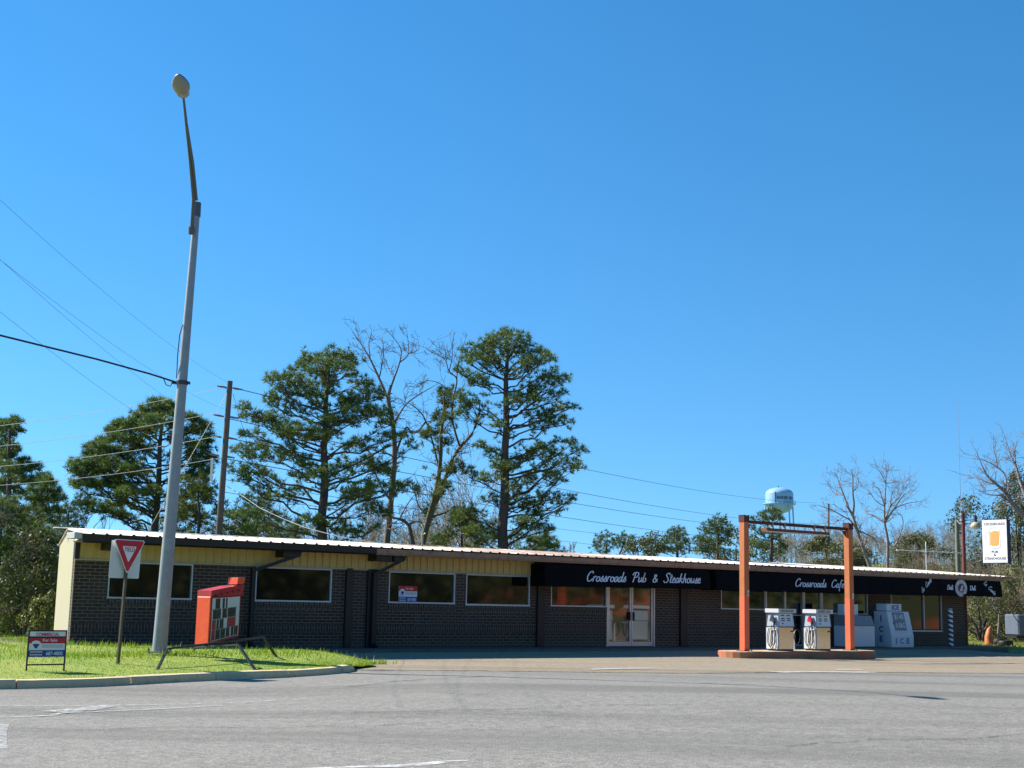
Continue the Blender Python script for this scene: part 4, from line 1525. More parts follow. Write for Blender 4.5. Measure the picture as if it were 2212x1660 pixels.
def outline(pts, wd=.008, x=-.134):
    for p, q in zip(pts[:-1], pts[1:]):
        v = (q - p).normalized()
        nn = Vector((0, -v.z, v.y)) * wd
        mb.add([p + nn, q + nn, q - nn, p - nn], [(0, 1, 2, 3)])


outline([sp(a, b, -.134) for a, b in ((.30, .40), (.30, .76), (.36, .80), (.50, .815), (.64, .80), (.71, .76), (.71, .38), (.6, .335), (.42, .335), (.30, .38))])
outline([sp(a, b, -.134) for a, b in ((.30, .70), (.17, .69), (.13, .62), (.14, .52), (.20, .47), (.30, .44))])
for a in (.42, .50, .58): outline([sp(a, .43, -.134), sp(a + .01, .70, -.134)], .006)
mb.build('mug_outline', MAT['grey'], bxo)

an = thing('whip_antenna', 'thin white whip antenna rising from the red sign pole', 'antenna', bw(39.40, -.02, 5.85), BA)
mb = MB()
mb.tube([(-.08, 0, -.45), (-.08, 0, 1.2), (-.06, 0, 3.0), (-.02, 0, 5.4)], [.018, .014, .009, .004], 6)
mb.build('mast', MAT['galv'], an)
mb = MB()
mb.box(-.11, .02, -.05, .05, -.36, -.28); mb.box(-.11, .02, -.05, .05, -.12, -.04)
mb.build('mount', MAT['galv'], an)

# television aerial on a thin mast behind the roof
pA, pB = at(1937, 1188, 66), at(2088, 1195, 70)
ta = thing('roof_aerial', 'thin horizontal boom aerial on a slim mast behind the white roof', 'aerial', (at(1999, 1230, 67.4).x, 67.4, 2.0))
o_ = Vector(ta.location)
mb = MB()
mb.tube([pA - o_, (pA + pB) / 2 - o_, pB - o_], .032, 6)
for k in range(6):
    c = pA.lerp(pB, .08 + .14 * k) - o_
    mb.tube([c + Vector((-.1, -.5, .02)), c + Vector((.1, .5, .02))], .008, 4)
mb.build('boom', MAT['wirelight'], ta)
mb = MB()
mt = at(2000, 1170, 67.4) - o_
mb.tube([(mt.x, 0, .5), (mt.x, 0, mt.z)], .028, 6)
mb.build('mast', MAT['wirelight'], ta)

# ------------------------------------------------------------------ utility poles and wires
def upole(name, label, px, py, pxb, pyb, Y, r, mat, ground):
    top, bot = at(px, py, Y), at(pxb, pyb, Y)
    k = (top - bot) / (top.z - bot.z)
    base = bot + k * (ground - bot.z)
    o = thing(name, label, 'utility pole', base)
    mb = MB()
    tl = top - base
    mb.tube([tl * -.02, tl * .5, tl], [r * 1.25, r * 1.1, r * .92], 10)
    mb.build('shaft', mat, o)
    return o, base, top


up1, ub, ut = upole('utility_pole', 'weathered grey utility pole with several wires behind the left roof', 497, 823, 473, 1150, 52, .11, MAT['wooddark'], -1.5)
mb = MB()
for px, py in ((497, 838), (489, 900), (484, 945), (479, 985)):
    c = at(px, py, 52) - ub
    for s_ in (-1, 1):
        mb = MB()
        mb.tube([c + Vector((s_ * .10, 0, 0)), c + Vector((s_ * .26, 0, .03 * -s_)), c + Vector((s_ * .50, 0, -.06 * s_))], [.035, .045, .025], 6)
        mb.build('insulator', MAT['insul'], up1)
mb = MB()
c0_, c1_ = at(470, 1040, 52) - ub, at(472, 990, 52) - ub
mb.bar(c0_ + Vector((-.22, -.1, 0)), c1_ + Vector((-.22, -.1, 0)), .09, .06)
mb.build('riser_box', MAT['offwhite'], up1)
up2, vb, vt = upole('utility_pole', 'plain timber utility pole behind the pub roof beside the red sign pole', 2067, 1123, 2070, 1232, 74, .12, MAT['wood'], -.2)
up3, xb, xt = upole('utility_pole', 'distant utility pole far off beyond the right end woods', 1790, 1088, 1790, 1180, 210, .15, MAT['wooddark'], 3.0)


def wire(name, label, pts, r, mat, sag=0, n=16, group=None):
    a, b = Vector(pts[0]), Vector(pts[-1])
    if len(pts) == 2:
        P = [a.lerp(b, i / n) - Vector((0, 0, sag * 4 * (i / n) * (1 - i / n))) for i in range(n + 1)]
    else:
        P = [Vector(p) for p in pts]
    mb = MB()
    o = P[0].copy()
    mb.tube([p - o for p in P], r, 5)
    ob = mb.build(name, mat, None, loc=o)
    return tag(ob, label, 'wire', group)


at7 = lambda x, y, Y: at((x * .4521) * .58426, (1300 + y * .4521) * .58426, Y)
GW = 'wires on the left utility pole'
for (l, lab) in (((-40, 611, 1850, 288), 'topmost light-coloured wire running left from the grey utility pole head'),
                 ((-40, 777, 1830, 488), 'second light-coloured wire running left from the grey utility pole'),
                 ((-40, 942, 1818, 684), 'third light-coloured wire running left, across the tree crown behind the lamp'),
                 ((-40, 1096, 1806, 868), 'lowest light-coloured wire running left from the grey utility pole')):
    wire('power_line', lab, [at7(l[0], l[1], 50), at7(l[2], l[3], 52)], .0095, MAT['wirelight'], .12, group=GW)
at0 = lambda x, y, Y: at((x * .512) * .58426, (650 + y * .512) * .58426, Y)
for a, b, lab, Y0 in ((at0(-20, 155, 22), ut + Vector((0, 0, -.1)), 'highest thin dark wire slanting from the sky at left to the grey pole head', 22),
                  (at0(-20, 590, 22), at7(1830, 470, 52), 'thin dark wire passing just above the lamp post clamp band', 22),
                  (at0(-20, 586, 22.5), at7(1815, 662, 52), 'thin dark wire passing behind the lamp post below its clamp band', 22),
                  (at0(-20, 966, 22), at7(1800, 880, 52), 'lowest thin dark wire slanting from the left edge into the pine crown', 22)):
    wire('power_line', lab, [a, b], .0032, MAT['wire'], .25, 24, group=GW)
wire('span_cable', 'thick black cable running from the left edge to the lamp post clamp band', [at0(-30, 1145, 27), at0(700, 1325, 29.7), at0(1080, 1430, 30.7), at0(1262, 1488, 31.25)], .022, MAT['rubber'])
mb = MB()
mb.tube([at0(1180, 1462, 31) - at0(1200, 1490, 31), at0(1200, 1510, 31) - at0(1200, 1490, 31), at0(1232, 1520, 31) - at0(1200, 1490, 31), at0(1248, 1480, 31.2) - at0(1200, 1490, 31)], .012, 5)
lo = mb.build('cable_loop', MAT['rubber'], None, loc=at0(1200, 1490, 31))
tag(lo, 'small hanging loop of black cable at the lamp post clamp band', 'cable')
GR = 'wires from the left utility pole to the far right pole'
for k, (x0, y0, x1, y1, lab, r) in enumerate(((505, 838, 1760, 1086, 'uppermost dark wire sloping right across the sky towards the water tower', .016),
                               (497, 905, 1780, 1132, 'second dark wire from the top sloping right past the tall pine', .016),
                               (490, 946, 1790, 1147, 'third dark wire from the top sloping right past the tall pine', .016),
                               (484, 990, 1790, 1172, 'fourth dark wire from the top, ending behind the far pines', .016),
                               (480, 1035, 1700, 1172, 'faint fifth wire low over the roof right of the tall pine', .011),
                               (478, 1062, 1700, 1196, 'faint lowest wire close above the white roof', .011))):
    wire('power_line', lab, [at(x0, y0, 52), at(x1, y1, 200)], r, MAT['wire'], 1.0, 30, group=GR)
wire('service_cable', 'pale twisted service cable drooping from the grey pole to the pub roof', [at((800 + x * .542) * .58426, (1150 + y * .542) * .58426, Y) for x, y, Y in ((75, 1195, 52), (190, 1270, 51), (300, 1345, 50), (450, 1415, 49), (600, 1475, 48), (800, 1530, 47), (960, 1562, 46.5), (1110, 1582, 46))], .013, MAT['galv'])
wire('guy_wire', 'slim guy wire from the grey pole down to the right', [at(503, 850, 52), at(590, 1150, 52)], .008, MAT['wire'])
wire('guy_wire', 'slim guy wire from the grey pole down to the left, seen across the lamp post', [at(490, 850, 52), at(318, 1150, 52)], .010, MAT['wirelight'])
wire('sign_wire', 'thin wire from the right timber pole top to the red sign pole', [vt, bw(39.45, 0, 5.5)], .010, MAT['wirelight'], .15)
wire('sign_wire', 'thin dark wire from the timber pole top away to the left', [vt + Vector((0, 0, -.1)), at(1900, 1160, 140)], .012, MAT['wire'], .3)

# ------------------------------------------------------------------ water tower
TY = 430
tc_ = at(1683.5, 1053, TY)
wt = thing('water_tower', 'pale blue water tower lettered BAKER HILL on slim legs beyond the trees', 'water tower', (tc_.x, TY, 0))
q = .00715 * 1.0
zt = tc_.z
rr = 4.3
prof = [(0, zt)] + [(rr * math.sin(a), zt - 2.1 + 2.1 * math.cos(a)) for a in np.linspace(.15, math.pi / 2, 9)] + [(rr, zt - 5.25)]
MB().lathe(prof, 40).build('tank', MAT['tower'], wt)
prof = [(rr, zt - 5.25)] + [(rr * math.cos(a), zt - 5.25 - 2.9 * math.sin(a)) for a in np.linspace(.1, math.pi / 2, 9)]
MB().lathe(prof, 40).build('bowl', MAT['tower'], wt)
mb = MB()
mb.lathe([(rr, zt - 5.32), (rr + .75, zt - 5.32), (rr + .75, zt - 5.12), (rr, zt - 5.12)], 40)
mb.tube([((rr + .7) * math.cos(a), (rr + .7) * math.sin(a), zt - 4.3) for a in np.linspace(0, 2 * math.pi, 41)], .045, 5)
for a in np.linspace(0, 2 * math.pi, 21)[:-1]: mb.tube([((rr + .7) * math.cos(a), (rr + .7) * math.sin(a), zt - 5.2), ((rr + .7) * math.cos(a), (rr + .7) * math.sin(a), zt - 4.3)], .04, 4)
mb.build('balcony', MAT['tower'], wt)
for k in range(5):
    a = 2 * math.pi * k / 5 - 1.05
    mb = MB()
    mb.tube([((rr + .1) * math.cos(a), (rr + .1) * math.sin(a), zt - 5.6), ((rr + 1.6) * math.cos(a), (rr + 1.6) * math.sin(a), 0)], .24, 8)
    mb.build('leg', MAT['tower'], wt)
mb = MB()
mb.tube([(0, 0, 0), (0, 0, zt - 7.9)], .38, 8)
mb.build('riser', MAT['tower'], wt)
mb = MB()
mb.tube([(-.3, -.2, zt - .1), (-.3, -.2, zt + .5)], .15, 6)
mb.build('vent', MAT['darksteel'], wt)
mb = MB()
mb.box(-2.12, -1.92, -rr * .93, -rr * .85, zt - 5.2, zt - 1.7)
mb.build('ladder', MAT['wire'], wt)
mb = MB()
vs, fs = text_geo('BAKER HILL', .03)
a0, a1 = R_(-111), R_(-30)
mb.add([((rr + .03) * math.cos(a0 + (a1 - a0) * x), (rr + .03) * math.sin(a0 + (a1 - a0) * x), zt - 3.9 + .95 * y) for x, y in vs], fs)
mb.build('lettering', MAT['ink'], wt)

# ------------------------------------------------------------------ yard clutter right of the building
def gz(x, y): return zg(x, y)


p = bw(45.2, -.8); 
c = at(2137, 1381, 66)
cn = thing('orange_cone', 'faded orange crumpled traffic cone on the grass right of the pub', 'traffic cone', (c.x, 66, gz(c.x, 66)))
mb = MB()
mb.box(-.24, .24, -.22, .22, 0, .05)
mb.build('base', MAT['orangelow'], cn)
mb = MB()
mb.tube([(0, 0, .05), (-.03, 0, .38), (.03, 0, .72), (.16, 0, .98)], [.21, .18, .12, .03], 10)
mb.build('body', MAT['orangeup'], cn)
for px, Y, R1, tilt, lab in ((2158, 65.5, .27, 1.35, 'smaller worn black tyre standing near the orange cone'), (2172, 64.5, .34, 1.5, 'larger worn black tyre standing nearer the grey trailer')):
    c = at(px, 1385, Y)
    mb = MB()
    N = 20
    Mx = Matrix.Rotation(tilt, 4, 'X')
    prof = [(R1 * .62, -.1), (R1 * .9, -.12), (R1, -.08), (R1, .08), (R1 * .9, .12), (R1 * .62, .1), (R1 * .62, -.1)]
    vs = [Mx @ Vector((r * math.cos(2 * math.pi * k / N), z, r * math.sin(2 * math.pi * k / N))) for r, z in prof for k in range(N)]
    zm = min(v.z for v in vs)
    mb.add(vs, [(i * N + k, i * N + (k + 1) % N, (i + 1) * N + (k + 1) % N, (i + 1) * N + k) for i in range(len(prof) - 1) for k in range(N)], True)
    o = mb.build('old_tyre', MAT['rubber'], None, loc=(c.x, Y, gz(c.x, Y) - zm - .02))
    tag(o, lab, 'tyre', 'old tyres on the side grass')
c = at(2200, 1362, 67)
tr = thing('box_trailer', 'low grey box trailer at the right edge of the grass', 'trailer', (c.x + .3, 67, gz(c.x, 67)), R_(12))
mb = MB()
mb.box(-.7, 2.0, -.6, .6, .45, 1.45)
mb.build('body', MAT['slate'], tr, .06)
mb = MB()
mb.box(-.75, 2.05, -.5, .5, .33, .45)
mb.build('chassis', MAT['black'], tr)
for y in (-.62, .62):
    mb = MB()
    mb.tube([(.7, y - .08, .28), (.7, y + .08, .28)], .29, 16)
    mb.build('wheel', MAT['rubber'], tr)

# ------------------------------------------------------------------ vegetation
rng = np.random.default_rng(11)


def unit(v): return v / (np.linalg.norm(v, axis=-1, keepdims=True) + 1e-9)


def blades(C, Dn, L, hw, K, spread, up=.35, seed=1):
    """needle sprays: K thin triangles out of each centre"""
    r = np.random.default_rng(seed)
    n = len(C)
    C = np.repeat(C, K, 0)
    Dn = np.repeat(Dn, K, 0)
    L = np.repeat(L, K) * r.uniform(.6, 1.1, n * K)
    d = unit(Dn * .55 + unit(r.normal(size=(n * K, 3))) * spread + np.array([0, 0, up]))
    s = unit(np.cross(d, unit(r.normal(size=(n * K, 3)))))
    st = C + d * (L * .12)[:, None]
    a, b, c = st + s * hw, st - s * hw, C + d * L[:, None]
    V = np.stack([a, b, c], 1).reshape(-1, 3)
    return V, np.arange(len(V)).reshape(-1, 3)


def leaves(C, size, seed=1):
    """small two-triangle leaves at random angles around centres (already scattered)"""
    r = np.random.default_rng(seed)
    n = len(C)
    d = unit(r.normal(size=(n, 3)))
    s = unit(np.cross(d, unit(r.normal(size=(n, 3)))))
    L = size * r.uniform(.6, 1.3, n)[:, None]
    V = np.stack([C - d * L * .5, C + s * L * .32, C + d * L * .5, C - s * L * .32], 1).reshape(-1, 3)
    return V, np.arange(len(V)).reshape(-1, 4)


class Tubes:
    def __init__(self): self.V, self.F, self.o = [], [], 0

    def add(self, P, Rr, n):
        P = np.asarray(P, float)
        Rr = np.asarray(Rr, float)
        d = unit(np.gradient(P, axis=0))
        up = np.where(np.abs(d[:, 2:3]) < .9, np.array([[0, 0, 1.]]), np.array([[1., 0, 0]]))
        s = unit(np.cross(d, up)); t = np.cross(s, d)
        a = np.arange(n) * 2 * np.pi / n
        V = P[:, None] + (s[:, None] * np.cos(a)[None, :, None] + t[:, None] * np.sin(a)[None, :, None]) * Rr[:, None, None]
        m = len(P)
        i, k = np.meshgrid(np.arange(m - 1), np.arange(n), indexing='ij')
        F = np.stack([i * n + k, i * n + (k + 1) % n, (i + 1) * n + (k + 1) % n, (i + 1) * n + k], -1).reshape(-1, 4)
        self.V.append(V.reshape(-1, 3)); self.F.append(F + self.o); self.o += m * n

    def get(self): return np.concatenate(self.V), np.concatenate(self.F)


def pine(px, ptop, Y, ground, profile, label, seed, r0=.2, dens=1.0, nl=44, low=.28, mats=('needles', 'bark'), K=24, lean=0, tuft=.36, group=None, name='pine_tree', hw=.015, fork=None, gap=.12):
    """profile: list of (height fraction, left reach, right reach) in metres"""
    r = np.random.default_rng(seed)
    top = np.array(at(px, ptop, Y))
    base = np.array([top[0] - lean, Y, ground])
    H = top[2] - ground
    o = thing(name, label, 'tree', base, 0, group)
    tb = Tubes()
    hs_ = np.linspace(0, 1, 12)
    wob = np.cumsum(r.normal(0, .012 * H, (12, 2)), 0) * np.linspace(0, 1, 12)[:, None] * .5
    wob -= wob[-1] * hs_[:, None]
    TP = np.stack([lean * hs_ + wob[:, 0], wob[:, 1], H * hs_], 1)
    TR = r0 * (1 - hs_) ** .75 + .025
    tb.add(TP, TR, 9)
    pf = np.array(profile)
    Cs, Ds = [], []
    ph = r.uniform(0, 6.28)
    for i in range(nl):
        f = low + (1 - low) * ((i + r.uniform(0, .9)) / nl) ** .85
        if f > .985: f = .985
        az = ph + i * 2.39996 + r.normal(0, .3)
        ca, sa = math.cos(az), math.sin(az)
        Lr, Rr = np.interp(f, pf[:, 0], pf[:, 1]), np.interp(f, pf[:, 0], pf[:, 2])
        reach = (Rr if ca > 0 else Lr) * abs(ca) + .5 * (Lr + Rr) * .9 * abs(sa)
        rise = np.interp(f, [low, .7, 1], [.10, .40, .8]) + r.normal(0, .10)
        rv = r.uniform(.66, 1.06)
        base_reach = reach
        for _ in range(3):                       # the tip, not the joint, has to meet the outline
            ft = min(1.0, f + max(0, rise) * reach / H)
            Lr, Rr = np.interp(ft, pf[:, 0], pf[:, 1]), np.interp(ft, pf[:, 0], pf[:, 2])
            reach = ((Rr if ca > 0 else Lr) * abs(ca) + .5 * (Lr + Rr) * .9 * abs(sa)) * rv
            reach = max(.25, reach)
        st = np.array([np.interp(f, hs_, TP[:, k]) for k in range(3)])
        n = 7
        t = np.linspace(0, 1, n)
        P = st + np.stack([ca * reach * t, sa * reach * t, reach * (rise * t + .18 * np.sin(t * 3.1) * r.uniform(-.6, 1.0))], 1)
        P[1:] += r.normal(0, .045 * reach, (n - 1, 3)) * t[1:, None]
        rb = max(.014, r0 * .25 * (reach / 3.2) ** .8)
        tb.add(P, rb * (1 - t) ** .8 + .010, 5)
        # side shoots with needle tufts
        ns = int((4 + reach * 9.0) * dens)
        for k in range(ns):
            tt = r.uniform(.38 if reach > 1.2 else .1, 1.0) ** .8
            if r.random() < gap: continue
            q = np.array([np.interp(tt, t, P[:, j]) for j in range(3)])
            sd_ = np.array([ca, sa, 0]) * r.uniform(.2, .9) + np.array([-sa, ca, 0]) * r.normal(0, .8) + np.array([0, 0, r.uniform(-.05, .75)])
            sd_ /= np.linalg.norm(sd_)
            ln = r.uniform(.25, .75) * (.5 + .5 * reach / 3)
            e = q + sd_ * ln
            if r.random() < .7: tb.add(np.array([q, q + sd_ * ln * .6 + [0, 0, .03], e]), [.014, .010, .006], 3)
            for _ in range(3 if r.random() < .6 else 2):
                Cs.append(e + r.normal(0, .15, 3)); Ds.append(sd_ + [0, 0, .3])
    for k in range(int(26 * dens)):
        f = r.uniform(.90, 1.0)
        q = np.array([np.interp(f, hs_, TP[:, j]) for j in range(3)]) + r.normal(0, 1, 3) * [.28, .28, .12]
        Cs.append(q); Ds.append(np.array([0, 0, 1.]))
    V, Fq = tb.get()
    Cs, Ds = np.array(Cs), unit(np.array(Ds))
    zk = H / (np.sort(Cs[:, 2])[-6] + .12)
    V[:, 2] *= zk
    Cs[:, 2] *= zk
    np_obj('trunk', V, Fq, MAT[mats[1]], o, smooth=True)
    V, Ft = blades(Cs, Ds, np.full(len(Cs), tuft * .80) * r.uniform(.8, 1.25, len(Cs)), hw, K, .85, .30, seed)
    np_obj('crown', V, Ft, MAT[mats[0]], o)
    return o


def bare(px, ptop, Y, ground, spread, label, seed, r0=.14, mat='barebark', lean=0, forks=2, depth=6, group=None, name='bare_tree', angle=.5, low=.35, ivy=None, rmin=.014, tree_only=False, H=None):
    r = np.random.default_rng(seed)
    if not tree_only:
        top = np.array(at(px, ptop, Y))
        base = np.array([top[0] - lean, Y, ground])
        H = top[2] - ground
        o = thing(name, label, 'tree', base, 0, group)
    tb = Tubes()

    def grow(p, d, L, rad, lev):
        n = 5 if lev < 3 else 4
        P = [p]
        dd = d.copy()
        for i in range(n - 1):
            dd = dd + r.normal(0, .17 if lev else .05, 3) + np.array([0, 0, .03 if lev else .0])
            dd /= np.linalg.norm(dd)
            P.append(P[-1] + dd * L / (n - 1))
        t = np.linspace(0, 1, n)
        tip = max(rmin, rad * (.70 if lev < depth - 1 else .4))
        tb.add(np.array(P), rad + (tip - rad) * t, 7 if lev == 0 else (5 if lev < 3 else 3))
        if lev >= depth: return
        nb = r.integers(2, 4) if lev else forks
        for k in range(nb):
            ax = unit(np.cross(dd, r.normal(size=3)))
            an_ = r.normal(angle, .16) if (k or lev == 0) else r.normal(angle * .45, .12)
            nd = dd * math.cos(an_) + ax * math.sin(an_)
            if nd[2] < -.1: nd[2] = abs(nd[2]) * .3
            nd[:2] *= spread
            nd = unit(nd)
            q = P[-1] if (k < 2 or lev == 0) else P[r.integers(1, n - 1)]
            grow(q, nd, L * r.uniform(.62, .86), max(rmin, tip * r.uniform(.70, .92)), lev + 1)
        if lev >= 1:
            for k in range(2):
                q = P[r.integers(1, n)]
                nd = unit(dd + r.normal(0, .75, 3) + [0, 0, .2])
                grow(q, nd, L * r.uniform(.3, .5), max(rmin, tip * .38), max(lev + 2, depth - 1))

    d0 = unit(np.array([lean / H * 1.4, r.normal(0, .04), 1.0]))
    grow(np.zeros(3), d0, H * low, r0, 0)
    V, Fq = tb.get()
    # bring the drawn tree to its measured height
    k = H / max(V[:, 2].max(), .1)
    V = V * np.array([k, k, k])
    if tree_only: return V, Fq
    np_obj('branches', V, Fq, MAT[mat], o)
    if ivy:
        lo_, hi_, n_, rad_ = ivy
        idx = np.where((V[:, 2] > lo_ * H) & (V[:, 2] < hi_ * H) & (np.hypot(V[:, 0], V[:, 1]) < rad_))[0]
        C = V[r.choice(idx, n_)] + r.normal(0, .16, (n_, 3))
        Vv, Ff = leaves(C, .13, seed)
        np_obj('ivy', Vv, Ff, MAT['leafyellow'], o)
    return o


def crop(x0, y0, k):
    return lambda x, y: ((x0 + x * k) * .58426, (y0 + y * k) * .58426)


def pine_c(label, Y, tf, trunk, clumps, ground, seed, r0=.22, mats=('needles', 'bark'), tuft=.30, K=15, hw=.016, dens=1.0, wide=1.9, group=None, name='pine_tree'):
    """a pine from its trunk line and the clumps its limbs carry; every clump has its own depth, limb and volume"""
    r = np.random.default_rng(seed)
    T = [np.array(at(*tf(*p), Y)) for p in trunk]
    b = T[-1] + (T[-1] - T[-2]) / (T[-2][2] - T[-1][2]) * (T[-1][2] - ground)
    base = np.array([b[0], Y, ground])
    T = [base] + T[::-1]
    T = np.array(T) - base
    o = thing(name, label, 'tree', base, 0, group)
    tb = Tubes()
    s_ = T[:, 2] / T[-1, 2]
    tt = np.linspace(0, 1, 14)
    TP = np.stack([np.interp(tt, s_, T[:, k]) for k in range(3)], 1) + np.c_[r.normal(0, .03, (14, 2)), np.zeros(14)]
    tb.add(TP, r0 * (1 - tt) ** .7 + .03, 9)
    H = T[-1, 2]
    tz = lambda z: np.array([np.interp(z, TP[:, 2], TP[:, k]) for k in range(3)])
    px1 = at(*tf(100, 0), Y) - at(*tf(0, 0), Y)
    m = px1.length / 100
    Cs, Ds = [], []
    for cx, cy, rx, ry in clumps:
        rx, ry = rx * m * 1.04, ry * m * 1.06
        c0 = np.array(at(*tf(cx, cy), Y)) - base
        dx = abs(c0[0] - tz(c0[2])[0])
        dy = r.uniform(-1, 1) * wide * (1.0 if dx < .8 * wide else .7)
        c = np.array(at(*tf(cx, cy), Y + dy)) - base
        dist = math.hypot(c[0] - tz(c[2])[0], dy)
        zs = max(.12 * H, min(.97 * H, c[2] - dist * r.uniform(.25, .6) - .1))
        p0 = tz(zs)
        n = 7
        t = np.linspace(0, 1, n)[:, None]
        end = c + np.array([0, 0, -ry * .3])
        P = p0 + (end - p0) * t
        P[:, 2] += (-.10 * dist * np.sin(t[:, 0] * math.pi)) * r.uniform(-.6, 1.2)
        P[1:-1] += r.normal(0, .035 * max(.5, dist), (n - 2, 3))
        tb.add(P, (max(.010, .010 + .0105 * dist) * (r0 / .24) * (1 - t[:, 0]) ** .7 + .008), 5)
        vol = max(rx * ry, .03)
        nt = int((10 + 200 * vol) * dens)
        q = unit(r.normal(size=(nt, 3))) * (r.uniform(.15, 1.0, (nt, 1)) ** .45)
        q[:, 2] = np.where(q[:, 2] < -.45, q[:, 2] * .4, q[:, 2])
        C = c + q * np.array([rx, (rx + ry) * .62, ry])
        Cs.append(C)
        Ds.append(unit(q * [1, 1, .7] + [0, 0, .35] + (c - p0) / (np.linalg.norm(c - p0) + .3) * .35))
        ns = int(2 + dist * 2.6)
        if ns > 1:
            u_ = r.uniform(.35, .95, ns)
            S_ = np.stack([np.interp(u_, t[:, 0], P[:, q_]) for q_ in range(3)], 1)
            S2 = S_ + r.normal(0, 1, (ns, 3)) * [.28, .28, .16] + [0, 0, .12]
            for a, e in zip(S_, S2): tb.add(np.array([a, (a + e) / 2, e]), [.010, .007, .005], 3)
            for _ in range(3):
                Cs.append(S2 + r.normal(0, .09, (ns, 3))); Ds.append(unit(S2 - S_ + [0, 0, .2]))
        for k in range(min(nt, 10)):
            a = P[r.integers(3, n)]
            e = C[r.integers(0, nt)]
            tb.add(np.array([a, (a + e) / 2 + [0, 0, -.03], e]), [.014, .010, .006], 3)
    V, Fq = tb.get()
    np_obj('trunk', V, Fq, MAT[mats[1]], o, smooth=True)
    Cs, Ds = np.concatenate(Cs), np.concatenate(Ds)
    V, Ft = blades(Cs, Ds, np.full(len(Cs), tuft) * r.uniform(.7, 1.2, len(Cs)), hw, K, .85, .25, seed)
    np_obj('crown', V, Ft, MAT[mats[0]], o)
    return o


def bare_c(label, Y, tf, lines, ground, seed, mat='barebark', twigs=1.0, wide=1.4, ivy=None, rmin=.012, name='bare_tree', tw=1.0):
    """a leafless tree from its main limbs; finer twigs grow from them"""
    r = np.random.default_rng(seed)
    p0 = np.array(at(*tf(*lines[0][0][0]), Y))
    p1 = np.array(at(*tf(*lines[0][0][1]), Y))
    b = p0 + (p0 - p1) / (p1[2] - p0[2]) * (p0[2] - ground)
    base = np.array([b[0], Y, ground])
    o = thing(name, label, 'tree', base)
    tb = Tubes()
    off = {}

    def twig(p, d, L, rad, lev):
        n = 4
        P = [p]
        dd = d
        for i in range(n):
            dd = unit(dd + r.normal(0, .22, 3) + [0, 0, .06])
            P.append(P[-1] + dd * L / n)
        t = np.linspace(0, 1, n + 1)
        tb.add(np.array(P), np.maximum(rad * (1 - .65 * t), rmin * .7), 3)
        if lev > 0:
            for k in range(r.integers(2, 5)):
                i = r.integers(1, n + 1)
                twig(P[i], unit(dd + r.normal(0, .62, 3)), L * r.uniform(.35, .75), max(rmin * .8, rad * .55), lev - 1)

    IV = []
    for li, (pts, ra, rb) in enumerate(lines):
        key = pts[0]
        d0 = off.get(key, 0.0)
        d1 = d0 + (r.uniform(-1, 1) * wide if li else 0)
        n = len(pts)
        P = []
        for i, q in enumerate(pts):
            dy = d0 + (d1 - d0) * i / max(1, n - 1)
            off[q] = dy
            P.append(np.array(at(*tf(*q), Y + dy)) - base)
        if li == 0: P = [np.zeros(3)] + P
        P = np.array(catmull([tuple(p) for p in P], 4))
        L = np.linalg.norm(np.diff(P, axis=0), axis=1).sum()
        t = np.linspace(0, 1, len(P))
        R = ra + (rb - ra) * t
        tb.add(P, np.maximum(R, rmin), 7 if ra > .07 else 5)
        if ivy and ra > ivy[0]: IV.append(P)
        lo = .45 if li == 0 else .15
        nt = int((4 + L * 2.6) * twigs)
        for k in range(nt):
            f = r.uniform(lo, 1)
            i = min(len(P) - 2, int(f * (len(P) - 1)))
            d = unit(P[i + 1] - P[i])
            side = unit(np.cross(d, r.normal(size=3)))
            twig(P[i], unit(d * r.uniform(.3, 1) + side * r.uniform(.5, 1.1)), r.uniform(.5, 1.5) * tw * (1.15 - .5 * f), max(rmin, R[i] * .38), 2 if r.random() < .6 else 1)
        twig(P[-1], unit(P[-1] - P[-2]), r.uniform(.5, .9) * tw, max(rmin, rb), 1)
    V, Fq = tb.get()
    np_obj('branches', V, Fq, MAT[mat], o)
    if ivy:
        PP = np.concatenate(IV)
        PP = PP[(PP[:, 2] > ivy[1]) & (PP[:, 2] < ivy[2])]
        C = np.repeat(PP, ivy[3], 0)
        C = C + r.normal(0, .20, C.shape)
        Vv, Ff = leaves(C, .13, seed)
        np_obj('ivy', Vv, Ff, MAT['leafyellow'], o)
    return o


